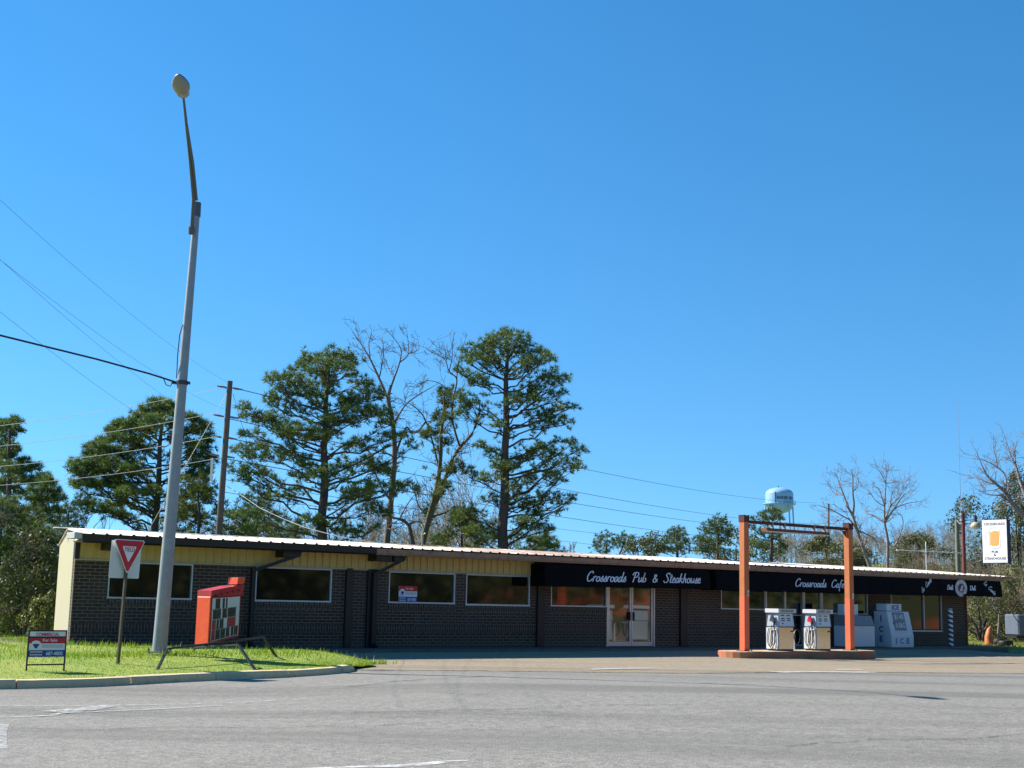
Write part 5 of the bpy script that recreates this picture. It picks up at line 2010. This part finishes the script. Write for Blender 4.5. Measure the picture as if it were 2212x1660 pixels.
kA, kB, k7, k4, k5 = crop(800, 1150, .542), crop(1500, 1150, .5722), crop(0, 1300, .4521), crop(2100, 1700, .3617), crop(2900, 1450, .4217)
pine_c('broad dense pine with a rounded dark crown, left of the two tallest trees', 58, kA,
       [(770, 300), (765, 480), (742, 700), (738, 900), (728, 1150), (725, 1350), (722, 1540)],
       [(800, 285, 60, 40), (880, 310, 70, 45), (640, 330, 80, 50), (730, 330, 60, 40), (930, 350, 50, 45), (600, 370, 60, 40), (690, 400, 90, 50), (820, 390, 90, 55), (900, 430, 60, 40),
        (380, 470, 60, 45), (450, 500, 80, 60), (520, 430, 60, 50), (560, 490, 80, 55), (620, 560, 110, 60), (740, 480, 90, 50), (790, 540, 60, 50), (700, 620, 70, 50),
        (1000, 480, 60, 50), (1060, 540, 80, 50), (980, 590, 100, 45), (880, 620, 60, 30), (1120, 590, 50, 30),
        (190, 660, 50, 45), (240, 720, 90, 50), (330, 740, 100, 45), (430, 770, 80, 40), (370, 610, 50, 50), (430, 590, 80, 60), (520, 640, 60, 40),
        (480, 840, 110, 50), (600, 800, 100, 50), (690, 850, 90, 60), (200, 840, 50, 30), (760, 740, 80, 60), (860, 750, 110, 50), (800, 830, 70, 40),
        (950, 680, 100, 40), (1050, 690, 100, 50), (1150, 690, 80, 45), (1180, 770, 50, 40), (1200, 860, 70, 40), (1290, 850, 50, 30), (1330, 920, 45, 40), (960, 900, 50, 40),
        (180, 950, 80, 60), (280, 980, 100, 60), (330, 920, 60, 40), (480, 960, 90, 45), (140, 1080, 80, 50), (260, 1100, 110, 50), (180, 1150, 70, 30),
        (620, 1040, 70, 50), (590, 1120, 70, 40), (760, 1080, 60, 40), (870, 1050, 60, 50), (1020, 1030, 60, 40), (1120, 1090, 100, 60), (700, 1130, 60, 30), (980, 1210, 90, 50),
        (930, 1270, 70, 50), (1100, 1190, 80, 40), (1310, 1220, 90, 45), (1230, 1200, 60, 30), (230, 1390, 120, 40), (120, 1400, 80, 30), (560, 1480, 120, 40), (300, 1480, 140, 40),
        (660, 1420, 80, 40), (1060, 1350, 120, 40), (1150, 1390, 60, 30), (800, 1480, 120, 50), (470, 1260, 60, 30), (930, 1500, 90, 40)], -1.2, 21, .25, tuft=.28, dens=.78)
pine_c('tallest pine with a straight trunk and open airy limbs above the rusty roof', 62, kB,
       [(645, 130), (655, 300), (652, 500), (650, 700), (645, 900), (640, 1100), (632, 1300), (625, 1520)],
       [(640, 140, 50, 30), (580, 165, 60, 40), (700, 180, 60, 35), (770, 180, 60, 45), (540, 190, 40, 35), (620, 220, 70, 40), (800, 250, 50, 40), (720, 260, 60, 40), (400, 250, 55, 45), (480, 220, 50, 35),
        (480, 270, 60, 40), (390, 320, 50, 50), (440, 310, 60, 40), (350, 390, 50, 30), (400, 420, 60, 30), (862, 265, 22, 22), (910, 270, 22, 22), (930, 310, 50, 35), (870, 330, 50, 30), (790, 320, 60, 40),
        (470, 460, 60, 40), (560, 330, 70, 40), (540, 260, 50, 40), (900, 420, 60, 40), (960, 390, 30, 30), (1010, 440, 60, 45), (960, 470, 60, 40), (830, 510, 50, 25), (760, 550, 60, 30), (700, 580, 50, 30),
        (840, 570, 60, 25), (1010, 530, 35, 20), (380, 570, 90, 45), (440, 600, 60, 35), (360, 650, 60, 35), (1060, 620, 45, 22), (1000, 630, 50, 22), (910, 670, 60, 35), (960, 720, 80, 35), (1040, 710, 45, 35),
        (870, 870, 35, 35), (970, 840, 40, 30), (1060, 850, 50, 40), (1130, 900, 55, 30), (900, 910, 60, 28), (980, 920, 60, 28), (1080, 980, 50, 28), (1120, 1010, 40, 22), (810, 920, 35, 28), (740, 960, 50, 25),
        (600, 740, 60, 30), (560, 930, 60, 40), (480, 870, 60, 25), (600, 1000, 60, 40), (400, 1040, 60, 35), (680, 1010, 40, 35), (520, 1080, 70, 35), (940, 1060, 50, 25), (800, 1080, 50, 25),
        (1000, 1090, 40, 25), (720, 1120, 50, 25), (880, 1220, 60, 35), (960, 1200, 60, 35), (1060, 1210, 45, 30), (800, 1240, 50, 25), (740, 1200, 50, 30), (1010, 1240, 60, 25), (830, 1310, 60, 30),
        (780, 1350, 60, 25), (930, 1410, 40, 25), (860, 1390, 50, 25), (560, 1220, 70, 35), (440, 1290, 60, 40), (370, 1330, 60, 40), (500, 1400, 90, 40), (420, 1420, 60, 40), (720, 1460, 90, 35),
        (850, 1490, 80, 28), (560, 1450, 70, 40), (920, 1520, 60, 28)], -.8, 33, .28, tuft=.26, dens=.68)
pine_c('thin leaning pine with yellowish tufts just left of the tallest pine', 63.5, kB,
       [(255, 540), (240, 680), (232, 850), (225, 1000), (190, 1200), (150, 1350), (115, 1480)],
       [(240, 520, 40, 30), (300, 545, 90, 40), (270, 600, 60, 40), (230, 680, 60, 45), (290, 690, 60, 40), (190, 780, 80, 40), (130, 810, 40, 35), (260, 850, 40, 35), (200, 900, 30, 25), (290, 1030, 40, 40),
        (250, 1130, 40, 40), (200, 1180, 35, 50), (330, 1000, 50, 35), (160, 1290, 35, 40)], -.9, 45, .17, ('needlesyellow', 'barkmoss'), .27, dens=.85, wide=1.2)
pine_c('full rounded pine behind the lamp post', 63, k7,
       [(1330, 430), (1320, 640), (1310, 900), (1290, 1100), (1275, 1250), (1270, 1430)],
       [(1330, 420, 70, 40), (1260, 430, 50, 40), (1230, 480, 80, 50), (1340, 500, 90, 50), (1390, 450, 40, 40), (1160, 540, 90, 50), (1260, 560, 100, 60), (960, 590, 40, 40), (1050, 590, 70, 40), (920, 650, 60, 40),
        (1010, 640, 90, 50), (1100, 620, 80, 50), (1200, 640, 90, 50), (720, 780, 30, 40), (800, 780, 60, 40), (850, 740, 60, 40), (950, 720, 90, 50), (1080, 720, 90, 50), (740, 840, 60, 40), (830, 830, 90, 40),
        (620, 910, 50, 40), (700, 920, 80, 50), (800, 900, 90, 50), (900, 820, 90, 50), (590, 970, 60, 40), (680, 1000, 90, 50), (790, 980, 90, 50), (900, 950, 90, 50), (1000, 830, 90, 40), (1050, 960, 80, 40),
        (1150, 800, 70, 40), (1130, 1000, 80, 40), (1540, 540, 50, 40), (1610, 570, 60, 40), (1680, 620, 50, 50), (1590, 650, 80, 50), (1700, 720, 60, 50), (1560, 760, 60, 40), (1640, 780, 70, 40),
        (1560, 850, 50, 40), (1680, 850, 60, 40), (1720, 890, 40, 30), (1620, 930, 60, 40), (1700, 980, 50, 40), (1600, 1020, 70, 30), (650, 1080, 90, 50), (760, 1090, 90, 50), (900, 1080, 100, 50),
        (700, 1230, 90, 60), (800, 1300, 100, 50), (940, 1250, 80, 50), (1050, 1150, 90, 50), (1250, 1150, 80, 60), (980, 1340, 70, 40), (1620, 1130, 90, 40), (1540, 1200, 60, 40), (1680, 1180, 60, 40),
        (1580, 1280, 70, 30), (1480, 1350, 50, 40), (1640, 1350, 60, 30), (1430, 720, 60, 40), (1420, 600, 60, 40)], -2.2, 57, .24, tuft=.31, dens=1.35)
pine_c('narrow dark pine at the left edge of the woods', 66, k7,
       [(80, 570), (75, 700), (70, 900), (68, 1100), (70, 1400), (75, 1600)],
       [(130, 570, 50, 30), (60, 590, 60, 30), (30, 620, 40, 40), (150, 640, 50, 30), (60, 690, 70, 40), (130, 800, 50, 40), (60, 850, 70, 60), (200, 900, 60, 40), (280, 950, 60, 40), (180, 960, 80, 50), (60, 960, 60, 60),
        (100, 1050, 90, 50), (230, 1060, 70, 40), (120, 1150, 90, 50), (60, 1250, 80, 60), (0, 760, 60, 50), (-20, 900, 60, 60), (0, 1100, 80, 60), (150, 1300, 80, 50), (40, 1400, 90, 50)], -2.5, 63, .22, tuft=.31, dens=1.3)
pine_c('short dark pine between the edge pine and the pine behind the lamp', 72, k7,
       [(360, 1010), (350, 1150), (345, 1300), (345, 1500)],
       [(370, 1020, 40, 30), (340, 1060, 80, 45), (400, 1070, 50, 40), (310, 1130, 90, 45), (420, 1130, 80, 40), (260, 1200, 80, 45), (360, 1210, 100, 50), (470, 1200, 70, 40), (300, 1290, 100, 45), (430, 1300, 90, 45), (240, 1380, 80, 40), (380, 1390, 110, 40)],
       -2.5, 71, .18, tuft=.32, dens=1.3)
pine(430, 1030, 60, -1.5, [(.3, 1.6, 2.0), (.6, 1.6, 1.8), (.85, 1.0, 1.2), (1, .3, .3)],
     'young yellow-green pine low behind the grey utility pole', 77, .12, 1.0, 26, .2, mats=('needlesyellow', 'bark'), K=18)
pine(560, 1060, 64, -1.2, [(.3, 2.2, 2.2), (.6, 2.0, 2.0), (.85, 1.2, 1.2), (1, .3, .3)],
     'low bushy pine under the left side of the broad pine', 79, .12, 1.0, 26, .2, K=18)
pine(1000, 1095, 66, -.8, [(.3, 2.0, 1.8), (.6, 1.7, 1.6), (.85, 1.0, 1.0), (1, .3, .3)],
     'low yellow-green pine under the left limbs of the tallest pine', 83, .11, 1.1, 26, .2, mats=('needlesyellow', 'bark'), K=18)
pine(1170, 1145, 68, -.6, [(.3, 1.4, 1.6), (.6, 1.4, 1.6), (.85, 1.0, 1.0), (1, .3, .3)],
     'low dark pine at the foot of the tallest pine, on its right', 85, .10, 1.1, 22, .2, K=18)
for px_, pt_, Y_, lab_, sd_ in ((8, 1075, 60, 'dark pine with low boughs at the very left edge', 311), (62, 1100, 66, 'dark pine with low boughs under the short pine at left', 313), (104, 1130, 61, 'dark pine with low boughs close beside the pale end wall', 317), (150, 1085, 76, 'dark pine rising just behind the left roof corner', 319)):
    pine(px_, pt_, Y_, -2.4, [(.1, 1.5, 1.5), (.4, 1.6, 1.6), (.7, 1.2, 1.2), (.9, .8, .8), (1, .3, .3)], lab_, sd_, .13, 1.0, 40, .12, K=16, tuft=.36)
# smaller pines farther off
FP = 'far pines beyond the roof'
kw = dict(mats=('needles2', 'bark'), K=11, hw=.022, tuft=.27, group=FP)
pine_c('leftmost far pine, thin and round, alone over the rusty roof', 105, k4, [(400, 770), (395, 860), (392, 965)],
       [(430, 765, 60, 28), (370, 780, 60, 36), (320, 800, 50, 36), (290, 850, 40, 36), (340, 870, 60, 36), (430, 830, 60, 36), (460, 880, 50, 30), (260, 900, 40, 36), (380, 930, 40, 25)], .5, 91, .14, dens=.36, **kw)
pine_c('slanting far pine touching the thin round one', 108, k4, [(600, 790), (560, 870), (525, 965)],
       [(600, 790, 50, 28), (540, 800, 50, 36), (660, 800, 40, 28), (620, 850, 60, 28), (690, 860, 40, 22), (560, 870, 40, 28), (500, 830, 40, 30)], .5, 93, .14, dens=.42, **kw)
pine_c('far pine with a tight round cap and flat lower limbs', 98, k4, [(1115, 710), (1112, 850), (1115, 970)],
       [(1120, 710, 70, 32), (1060, 740, 60, 36), (1170, 760, 60, 36), (1100, 790, 90, 36), (1010, 800, 50, 26), (970, 850, 60, 34), (1050, 850, 60, 26), (1180, 820, 50, 26), (1250, 830, 60, 22), (1130, 860, 90, 20), (940, 900, 60, 34),
        (1040, 920, 120, 34), (1200, 910, 100, 34)], .4, 95, .16, dens=.55, **kw)
pine_c('larger far pine left of the orange frame post', 94, k4, [(1545, 610), (1535, 750), (1532, 900), (1530, 1000)],
       [(1560, 600, 70, 32), (1500, 630, 70, 36), (1610, 640, 50, 36), (1440, 660, 70, 36), (1520, 690, 90, 36), (1390, 720, 60, 36), (1470, 750, 90, 36), (1590, 730, 50, 30), (1340, 790, 60, 36), (1400, 830, 80, 44), (1330, 860, 60, 36),
        (1500, 840, 60, 30), (1450, 900, 90, 44), (1590, 820, 60, 22), (1660, 700, 50, 36), (1700, 730, 60, 34), (1630, 780, 50, 26), (1370, 930, 80, 36), (1560, 930, 80, 30), (1660, 950, 90, 36)], .4, 97, .17, dens=.55, **kw)
pine_c('far pine standing in front of the water tower', 88, k4, [(2085, 540), (2083, 700), (2080, 880), (2080, 1030)],
       [(2090, 520, 80, 28), (2030, 560, 70, 36), (2150, 560, 50, 36), (1980, 600, 60, 34), (2080, 600, 90, 26), (1890, 600, 18, 14), (2180, 600, 20, 18), (1900, 700, 60, 26), (1960, 760, 70, 36), (2060, 740, 80, 30), (2130, 780, 60, 32),
        (2180, 740, 45, 26), (1890, 860, 60, 36), (1980, 880, 80, 36), (2140, 880, 80, 36), (2200, 900, 50, 26), (1900, 970, 60, 36), (2150, 960, 60, 30)], .3, 99, .18, dens=.55, **kw)
# bare trees
bare_c('tall bare tree with fine twigs between the broad pine and the thin pine', 65, kA,
       [([(1165, 1560), (1190, 1300), (1215, 1000), (1205, 780), (1170, 600)], .17, .10), ([(1170, 600), (1110, 460), (1050, 330), (990, 230), (930, 140)], .075, .012), ([(1170, 600), (1190, 520), (1215, 450), (1250, 350), (1260, 260), (1215, 190)], .07, .012),
        ([(1250, 350), (1310, 290), (1300, 150)], .04, .012), ([(1050, 330), (1040, 220), (1060, 150)], .03, .012), ([(1110, 460), (1140, 300), (1130, 180)], .03, .012), ([(1215, 450), (1180, 400), (1150, 320)], .03, .012),
        ([(1205, 780), (1290, 640), (1400, 560), (1470, 520)], .05, .015), ([(1215, 1000), (1290, 800), (1330, 830), (1380, 820), (1430, 760), (1476, 750)], .06, .02), ([(1310, 290), (1380, 260), (1370, 180)], .025, .012),
        ([(1190, 1300), (1100, 1150), (1060, 1000), (1000, 900)], .05, .014), ([(1190, 1300), (1260, 1180), (1330, 1130)], .05, .014)], -.8, 203, twigs=.6, tw=.8)
bare_c('bare tree leaning right into the crown of the tallest pine', 66, kB,
       [([(110, 1480), (160, 1330), (230, 1150), (300, 960), (350, 880), (430, 790), (480, 650)], .135, .05), ([(350, 880), (300, 700), (310, 560), (330, 440), (280, 390), (250, 310), (160, 260)], .06, .012), ([(280, 390), (300, 300), (300, 210)], .03, .012),
        ([(250, 310), (230, 240)], .02, .012), ([(330, 440), (340, 330), (380, 200)], .03, .012), ([(230, 1150), (200, 950), (130, 710), (60, 620), (0, 590)], .06, .015), ([(130, 710), (80, 770), (20, 780), (-40, 800)], .04, .014), ([(310, 560), (240, 480), (150, 450), (60, 480)], .03, .012),
        ([(160, 1330), (260, 1300), (320, 1260)], .06, .02), ([(160, 1330), (90, 1270), (60, 1180)], .05, .02)], -.8, 305, 'barkmoss', twigs=.6, ivy=(.12, 1.5, 6.5, 26), tw=.8)
bare_c('short crooked bare tree at the foot of the leaning bare tree', 64.5, kA,
       [([(1345, 1590), (1310, 1460), (1250, 1420), (1180, 1400), (1110, 1320)], .11, .03), ([(1310, 1460), (1350, 1440), (1400, 1440)], .05, .02), ([(1250, 1420), (1290, 1340), (1330, 1280)], .04, .02), ([(1180, 1400), (1160, 1470), (1190, 1490)], .04, .02)], -.8, 307, twigs=.9, tw=.7)
bare_c('bare tree with a slanting trunk beside the right frame post', 84, k5,
       [([(745, 1520), (690, 1370), (640, 1220), (600, 1080)], .12, .08), ([(600, 1080), (610, 980), (600, 880), (600, 740), (590, 700)], .08, .014), ([(600, 1080), (560, 1010), (520, 900), (480, 800), (460, 730)], .08, .014), ([(520, 900), (490, 900), (430, 880), (370, 780)], .045, .014),
        ([(640, 1220), (585, 1130), (520, 1090), (430, 1040), (350, 1010), (300, 990)], .06, .014), ([(520, 1090), (440, 1150), (400, 1150)], .03, .014), ([(600, 880), (650, 800), (640, 740)], .03, .014), ([(480, 800), (500, 720)], .025, .014), ([(640, 1220), (690, 1230), (790, 1290), (830, 1380), (880, 1430)], .05, .02)],
       .3, 409, 'barebark2', twigs=.75, rmin=.010, tw=.95)
bare_c('bare tree with an upright trunk and wide fine crown over the white roof', 86, k5,
       [([(905, 1520), (905, 1300), (880, 1150), (878, 1000), (890, 800), (890, 680)], .13, .016), ([(880, 1150), (930, 1000), (1000, 930), (1040, 850), (1050, 790)], .06, .014), ([(880, 1150), (960, 1030), (1060, 980), (1160, 960)], .06, .014), ([(880, 1150), (800, 1090), (720, 1060), (690, 1020)], .06, .014),
        ([(905, 1300), (960, 1350), (1010, 1260), (1040, 1160), (1030, 1090), (985, 1050)], .06, .014), ([(890, 800), (960, 790), (1000, 770)], .03, .014), ([(890, 800), (850, 720), (830, 690)], .03, .014), ([(878, 1000), (830, 850), (790, 830)], .04, .014), ([(930, 1000), (940, 900), (960, 850)], .03, .014),
        ([(1010, 1260), (1080, 1270), (1130, 1300)], .04, .014), ([(878, 1000), (800, 950), (750, 870)], .035, .014), ([(960, 1030), (1050, 900), (1110, 880)], .035, .014)],
       .4, 511, 'barebark2', twigs=.75, rmin=.010, tw=.95)
bare_c('large bare tree rising behind the hanging sign at the right edge', 80, k5,
       [([(2330, 1400), (2200, 1160), (2073, 1060), (2000, 980), (1940, 880), (1850, 800), (1770, 720), (1690, 540)], .26, .014), ([(2200, 1160), (2110, 900), (2060, 760), (2030, 650), (1980, 540), (1930, 380)], .14, .014), ([(1940, 880), (1940, 740), (1870, 660), (1760, 600), (1650, 580)], .07, .014),
        ([(2000, 980), (1900, 910), (1800, 900), (1740, 880)], .06, .014), ([(1850, 800), (1780, 790), (1700, 755), (1630, 750)], .05, .014), ([(2030, 650), (2020, 500), (2050, 420)], .04, .014), ([(1870, 660), (1850, 560), (1830, 480)], .04, .014), ([(2110, 900), (2150, 700), (2140, 560)], .06, .014)],
       .3, 613, 'barebark2', twigs=.8, rmin=.011, tw=1.0)
bare(1222, 1168, 100, .4, .8, 'small pale bare tree low over the rusty roof, right of the tallest pine', 715, .10, 'barebark2', depth=6, low=.35)
bare(2150, 1180, 66, -.1, 1.1, 'slim bare sapling below the hanging sign', 717, .08, 'barebark2', depth=5, low=.4)


def bush(px, py, Y, rx, rz, label, seed, n=2600, leaf=.16, mat='leaf', ground=None, group=None, name='evergreen_bush', cat='bush', clumps=26, ry=None):
    """(px, py): centre of the crown"""
    r = np.random.default_rng(seed)
    c = np.array(at(px, py, Y))
    g = zg(c[0], Y) if ground is None else ground
    o = thing(name, label, cat, (c[0], Y, g), 0, group)
    cl = unit(r.normal(size=(clumps, 3))) * r.uniform(.35, 1, (clumps, 1)) ** .5
    rad = r.uniform(.20, .42, clumps)
    k = r.integers(0, clumps, n)
    C = cl[k] + unit(r.normal(size=(n, 3))) * (rad[k] * r.uniform(.3, 1.1, n) ** .5)[:, None]
    C = C * np.array([rx, ry or rx, rz]) + np.array([0, 0, c[2] - g])
    C = C[C[:, 2] > .02]
    V, Ff = leaves(C, leaf, seed)
    np_obj('foliage', V, Ff, MAT[mat], o)
    tb = Tubes()
    for i in range(6):
        e = cl[i] * np.array([rx, ry or rx, rz]) * .8 + np.array([0, 0, c[2] - g])
        tb.add(np.array([[0, 0, -.1], e * [.3, .3, .5], e]), [.08 * rx, .05 * rx, .02], 5)
    V, Ff = tb.get()
    np_obj('stems', V, Ff, MAT['bark'], o)
    return o


bush(1795, 1200, 100, 2.6, 1.7, 'dark evergreen tree behind the top of the right frame post', 801, 9000, .15, group=None, name='evergreen_tree', cat='tree')
bush(1990, 1200, 112, 2.4, 1.8, 'evergreen tree left of the plain timber pole', 803, 7000, .16, name='evergreen_tree', cat='tree')
bush(2120, 1168, 96, 2.2, 2.8, 'dark evergreen tree behind the red sign pole', 805, 7000, .15, name='evergreen_tree', cat='tree')
bush(2200, 1130, 94, 1.6, 4.0, 'tall dark evergreen tree right of the hanging sign', 807, 8000, .15, name='evergreen_tree', cat='tree')
bush(1385, 1192, 96, 1.9, 1.2, 'round dark green tree low beside the slanting far pine', 809, 4000, .14, name='evergreen_tree', cat='tree')
bush(1590, 1190, 100, 3.0, 1.3, 'low pale green brush behind the orange frame post', 811, 4600, .15, 'leafyellow')
bush(2118, 1330, 72, 1.5, 1.6, 'green brush at the right corner of the pub', 813, 5200, .11)
bush(2165, 1318, 74, 1.6, 2.0, 'olive brush above the old tyres', 815, 5600, .11)
bush(2212, 1305, 75, 1.3, 2.2, 'dull green brush behind the box trailer', 817, 5600, .11)
bush(88, 1338, 52, .75, .9, 'yellow-green shrub beside the pale end wall', 819, 2600, .12, 'leafyellow', -1.9)
bush(60, 1250, 58, 1.4, 1.8, 'dark green shrub among the trunks at the left', 821, 3400, .15, 'leaf', -2.2)


# woods that read as one mass: thin leafless saplings on the far slope
def saplings(name, spots, variants, mat, hmin, hmax, seed, leafmat=None, nleaf=0):
    r = np.random.default_rng(seed)
    Vs, Fs, o = [], [], 0
    base = [bare(0, 0, 0, 0, 1.0, '', seed * 10 + k, .011, rmin=.0016, depth=5, low=.38, angle=.45, tree_only=True, H=1.0, forks=3) for k in range(variants)]
    for x, y, z in spots:
        V, Fq = base[r.integers(0, variants)]
        a = r.uniform(0, 6.28)
        h = r.uniform(hmin, hmax)
        Rm = np.array([[math.cos(a), -math.sin(a), 0], [math.sin(a), math.cos(a), 0], [0, 0, 1]])
        Vs.append((V @ Rm.T) * np.array([h * .8, h * .8, h]) + [x, y, z]); Fs.append(Fq + o); o += len(V)
    return tag(np_obj(name, np.concatenate(Vs), np.concatenate(Fs), MAT[mat]), kind='stuff')


r = np.random.default_rng(5)
sp_ = []
for i in range(400):
    y = r.uniform(90, 150)
    x = r.uniform(.195, .42) * y
    sp_.append((x, y, zg(x, y) - .2))
for i in range(90):
    y = r.uniform(72, 90)
    x = r.uniform(.335, .45) * y
    sp_.append((x, y, zg(x, y) - .1))
saplings('bare_woods', sp_, 6, 'thicket', 2.4, 5.0, 71)
sp_ = []
for i in range(90):
    y = r.uniform(70, 120)
    x = r.uniform(-.27, -.02) * y
    sp_.append((x, y, zg(x, y) - .2))
saplings('bare_woods', sp_, 5, 'thicket', 6.0, 10.5, 73)
sp_ = []
for i in range(40):
    y = r.uniform(58, 90)
    x = r.uniform(-.42, -.315) * y
    sp_.append((x, y, zg(x, y) - .2))
saplings('shaded_woods', sp_, 5, 'darkthicket', 5.0, 9.5, 75)
# leafy understorey of the same woods
for nm, n, (ya, yb), (xa, xb), (za, zb), mat, lf, sd_ in (('undergrowth', 9000, (56, 88), (-.43, -.318), (0, 4.5), 'needles', .13, 1), ('undergrowth', 3600, (96, 150), (.205, .42), (0, 2.0), 'leaf', .14, 2), ('undergrowth', 4200, (72, 96), (.345, .45), (0, 2.4), 'leaf', .12, 3),
                                                       ('undergrowth', 12000, (70, 110), (-.27, .03), (0, 6.2), 'leaf', .14, 4)):
    r = np.random.default_rng(sd_)
    m_ = n // 60
    y = r.uniform(ya, yb, m_); x = r.uniform(xa, xb, m_) * y
    z = np.array([zg(a, b) for a, b in zip(x, y)])
    c = np.stack([x, y, z + r.uniform(za, zb, m_)], 1)
    C = np.repeat(c, 60, 0) + r.normal(0, 1, (m_ * 60, 3)) * [.8, .8, .5]
    V, Ff = leaves(C, lf, sd_)
    tag(np_obj(nm, V, Ff, MAT[mat]), kind='stuff')

# grass blades
def grass(name, pts, hmin, hmax, hw, mat, seed):
    r = np.random.default_rng(seed)
    P = np.array(pts)
    n = len(P)
    L = r.uniform(hmin, hmax, n) * np.where(r.random(n) < .07, 1.7, 1)
    a = r.uniform(0, 6.28, n)
    ln = r.uniform(.1, .7, n)
    d = np.stack([np.cos(a) * ln, np.sin(a) * ln, np.ones(n)], 1)
    b = r.uniform(0, 6.28, n)
    s = np.stack([np.cos(b), np.sin(b), np.zeros(n)], 1)
    V = np.stack([P + s * hw, P - s * hw, P + d * L[:, None]], 1).reshape(-1, 3)
    return tag(np_obj(name, V, np.arange(3 * n).reshape(-1, 3), MAT[mat]), kind='stuff')


r = np.random.default_rng(9)
pts = []
LFd, LBd = LF, LB
for i in range(52000):
    s = r.uniform(14, 89)
    i0 = int(s); fr = s - i0
    i1 = min(i0 + 1, 89)
    a = LFd[i0] * (1 - fr) + LFd[i1] * fr
    b = LBd[i0] * (1 - fr) + LBd[i1] * fr
    t_ = r.uniform(0.0, 1) ** 1.15
    q_ = a + (b - a) * t_
    if q_[0] < -.40 * q_[1] or q_[1] > 47: continue
    pts.append((q_[0], q_[1], 0))
PA = np.array(pts)
# interpolate lawn height on a coarse grid for speed
gx, gy = np.linspace(-22, -2, 81), np.linspace(19, 48, 117)
GZ = np.array([[LZ(x, y) for x in gx] for y in gy])


def lz_fast(x, y):
    fx_ = np.clip((x - gx[0]) / (gx[1] - gx[0]), 0, 79.999); fy_ = np.clip((y - gy[0]) / (gy[1] - gy[0]), 0, 115.999)
    i, j = fx_.astype(int), fy_.astype(int)
    a, b = fx_ - i, fy_ - j
    return GZ[j, i] * (1 - a) * (1 - b) + GZ[j, i + 1] * a * (1 - b) + GZ[j + 1, i] * (1 - a) * b + GZ[j + 1, i + 1] * a * b


PA[:, 2] = lz_fast(PA[:, 0], PA[:, 1]) - .01
grass('grass', PA, .012, .042, .009, 'grass', 3)
# taller weeds at the wall corner, round the lamp foot and along the slab
pts = []
for cx, cy, sx, sy, n_, in ((-11.75, 36.3, .35, .5, 420), (-12.4, 37.2, .7, .9, 700), (-7.75, 31.2, .5, .5, 500), (-8.5, 29.6, .6, .5, 380), (-6.3, 32.4, .9, .8, 500), (-9.8, 35.0, 1.0, .4, 500), (-5.2, 33.8, .7, .7, 350), (-10.8, 31, 1.5, 2, 700), (-2.95, 31.3, .22, .18, 160)):
    q_ = np.stack([r.normal(cx, sx, n_), r.normal(cy, sy, n_)], 1)
    pts.append(q_)
q_ = np.concatenate(pts)
q_ = np.array([p for p in q_ if not (uw(*p)[0] > -.4 and uw(*p)[1] < 1.95)])
W3 = np.c_[q_, lz_fast(q_[:, 0], q_[:, 1]) - .01]
grass('weeds', W3, .05, .15, .012, 'grass', 4)
# winter grass on the side yard and along the shaded slab edge
pts = []
for i in range(40000):
    u = r.uniform(33, 62); w_ = r.uniform(-16, 5.2)
    if u < 40.4 and w_ < 1.9: continue
    if w_ > 2.6 + max(0, (u - 36.5)) * .36 and u < 42: continue
    p = bw(u, w_)
    pts.append((p.x, p.y, zg(p.x, p.y) - .01))
grass('yard_grass', pts, .04, .14, .016, 'grassdry', 6)
p_ = bw(41, 2.2)

# ------------------------------------------------------------------ the bank across the road, seen in the glass
def zbank(x, y):
    return -.3 + 7.5 * sstep(46, 78, x + .12 * y) * sstep(88, 60, y) + .5 * math.sin(x * .21) * math.sin(y * .17) * sstep(46, 60, x + .12 * y)


xs = np.linspace(40, 150, 56); ys = np.linspace(-90, 84, 88)
V = [(x, y, zbank(x, y)) for y in ys for x in xs]
nx = len(xs)
Fq = [(j * nx + i, j * nx + i + 1, (j + 1) * nx + i + 1, (j + 1) * nx + i) for j in range(len(ys) - 1) for i in range(nx - 1)]
tag(np_obj('bank', V, Fq, MAT['bank'], smooth=True), kind='structure')
r = np.random.default_rng(77)
for nm, m_, (ya, yb), (xa, xb), (za, zb) in (('bank_woods', 620, (-85, 27), (50, 66), (.2, 8)), ('bank_woods', 120, (24, 70), (74, 95), (2, 9)), ('bank_shrubs', 70, (22, 74), (50, 70), (.1, 1.0))):
    y = r.uniform(ya, yb, m_); x = r.uniform(xa, xb, m_)
    c = np.stack([x, y, np.array([zbank(a, b) for a, b in zip(x, y)]) + r.uniform(za, zb, m_)], 1)
    C = np.repeat(c, 80, 0) + r.normal(0, 1, (m_ * 80, 3)) * [1.7, 1.7, 1.3]
    V, Ff = leaves(C, .8, 8)
    tag(np_obj(nm, V, Ff, MAT['leaf']), kind='stuff')
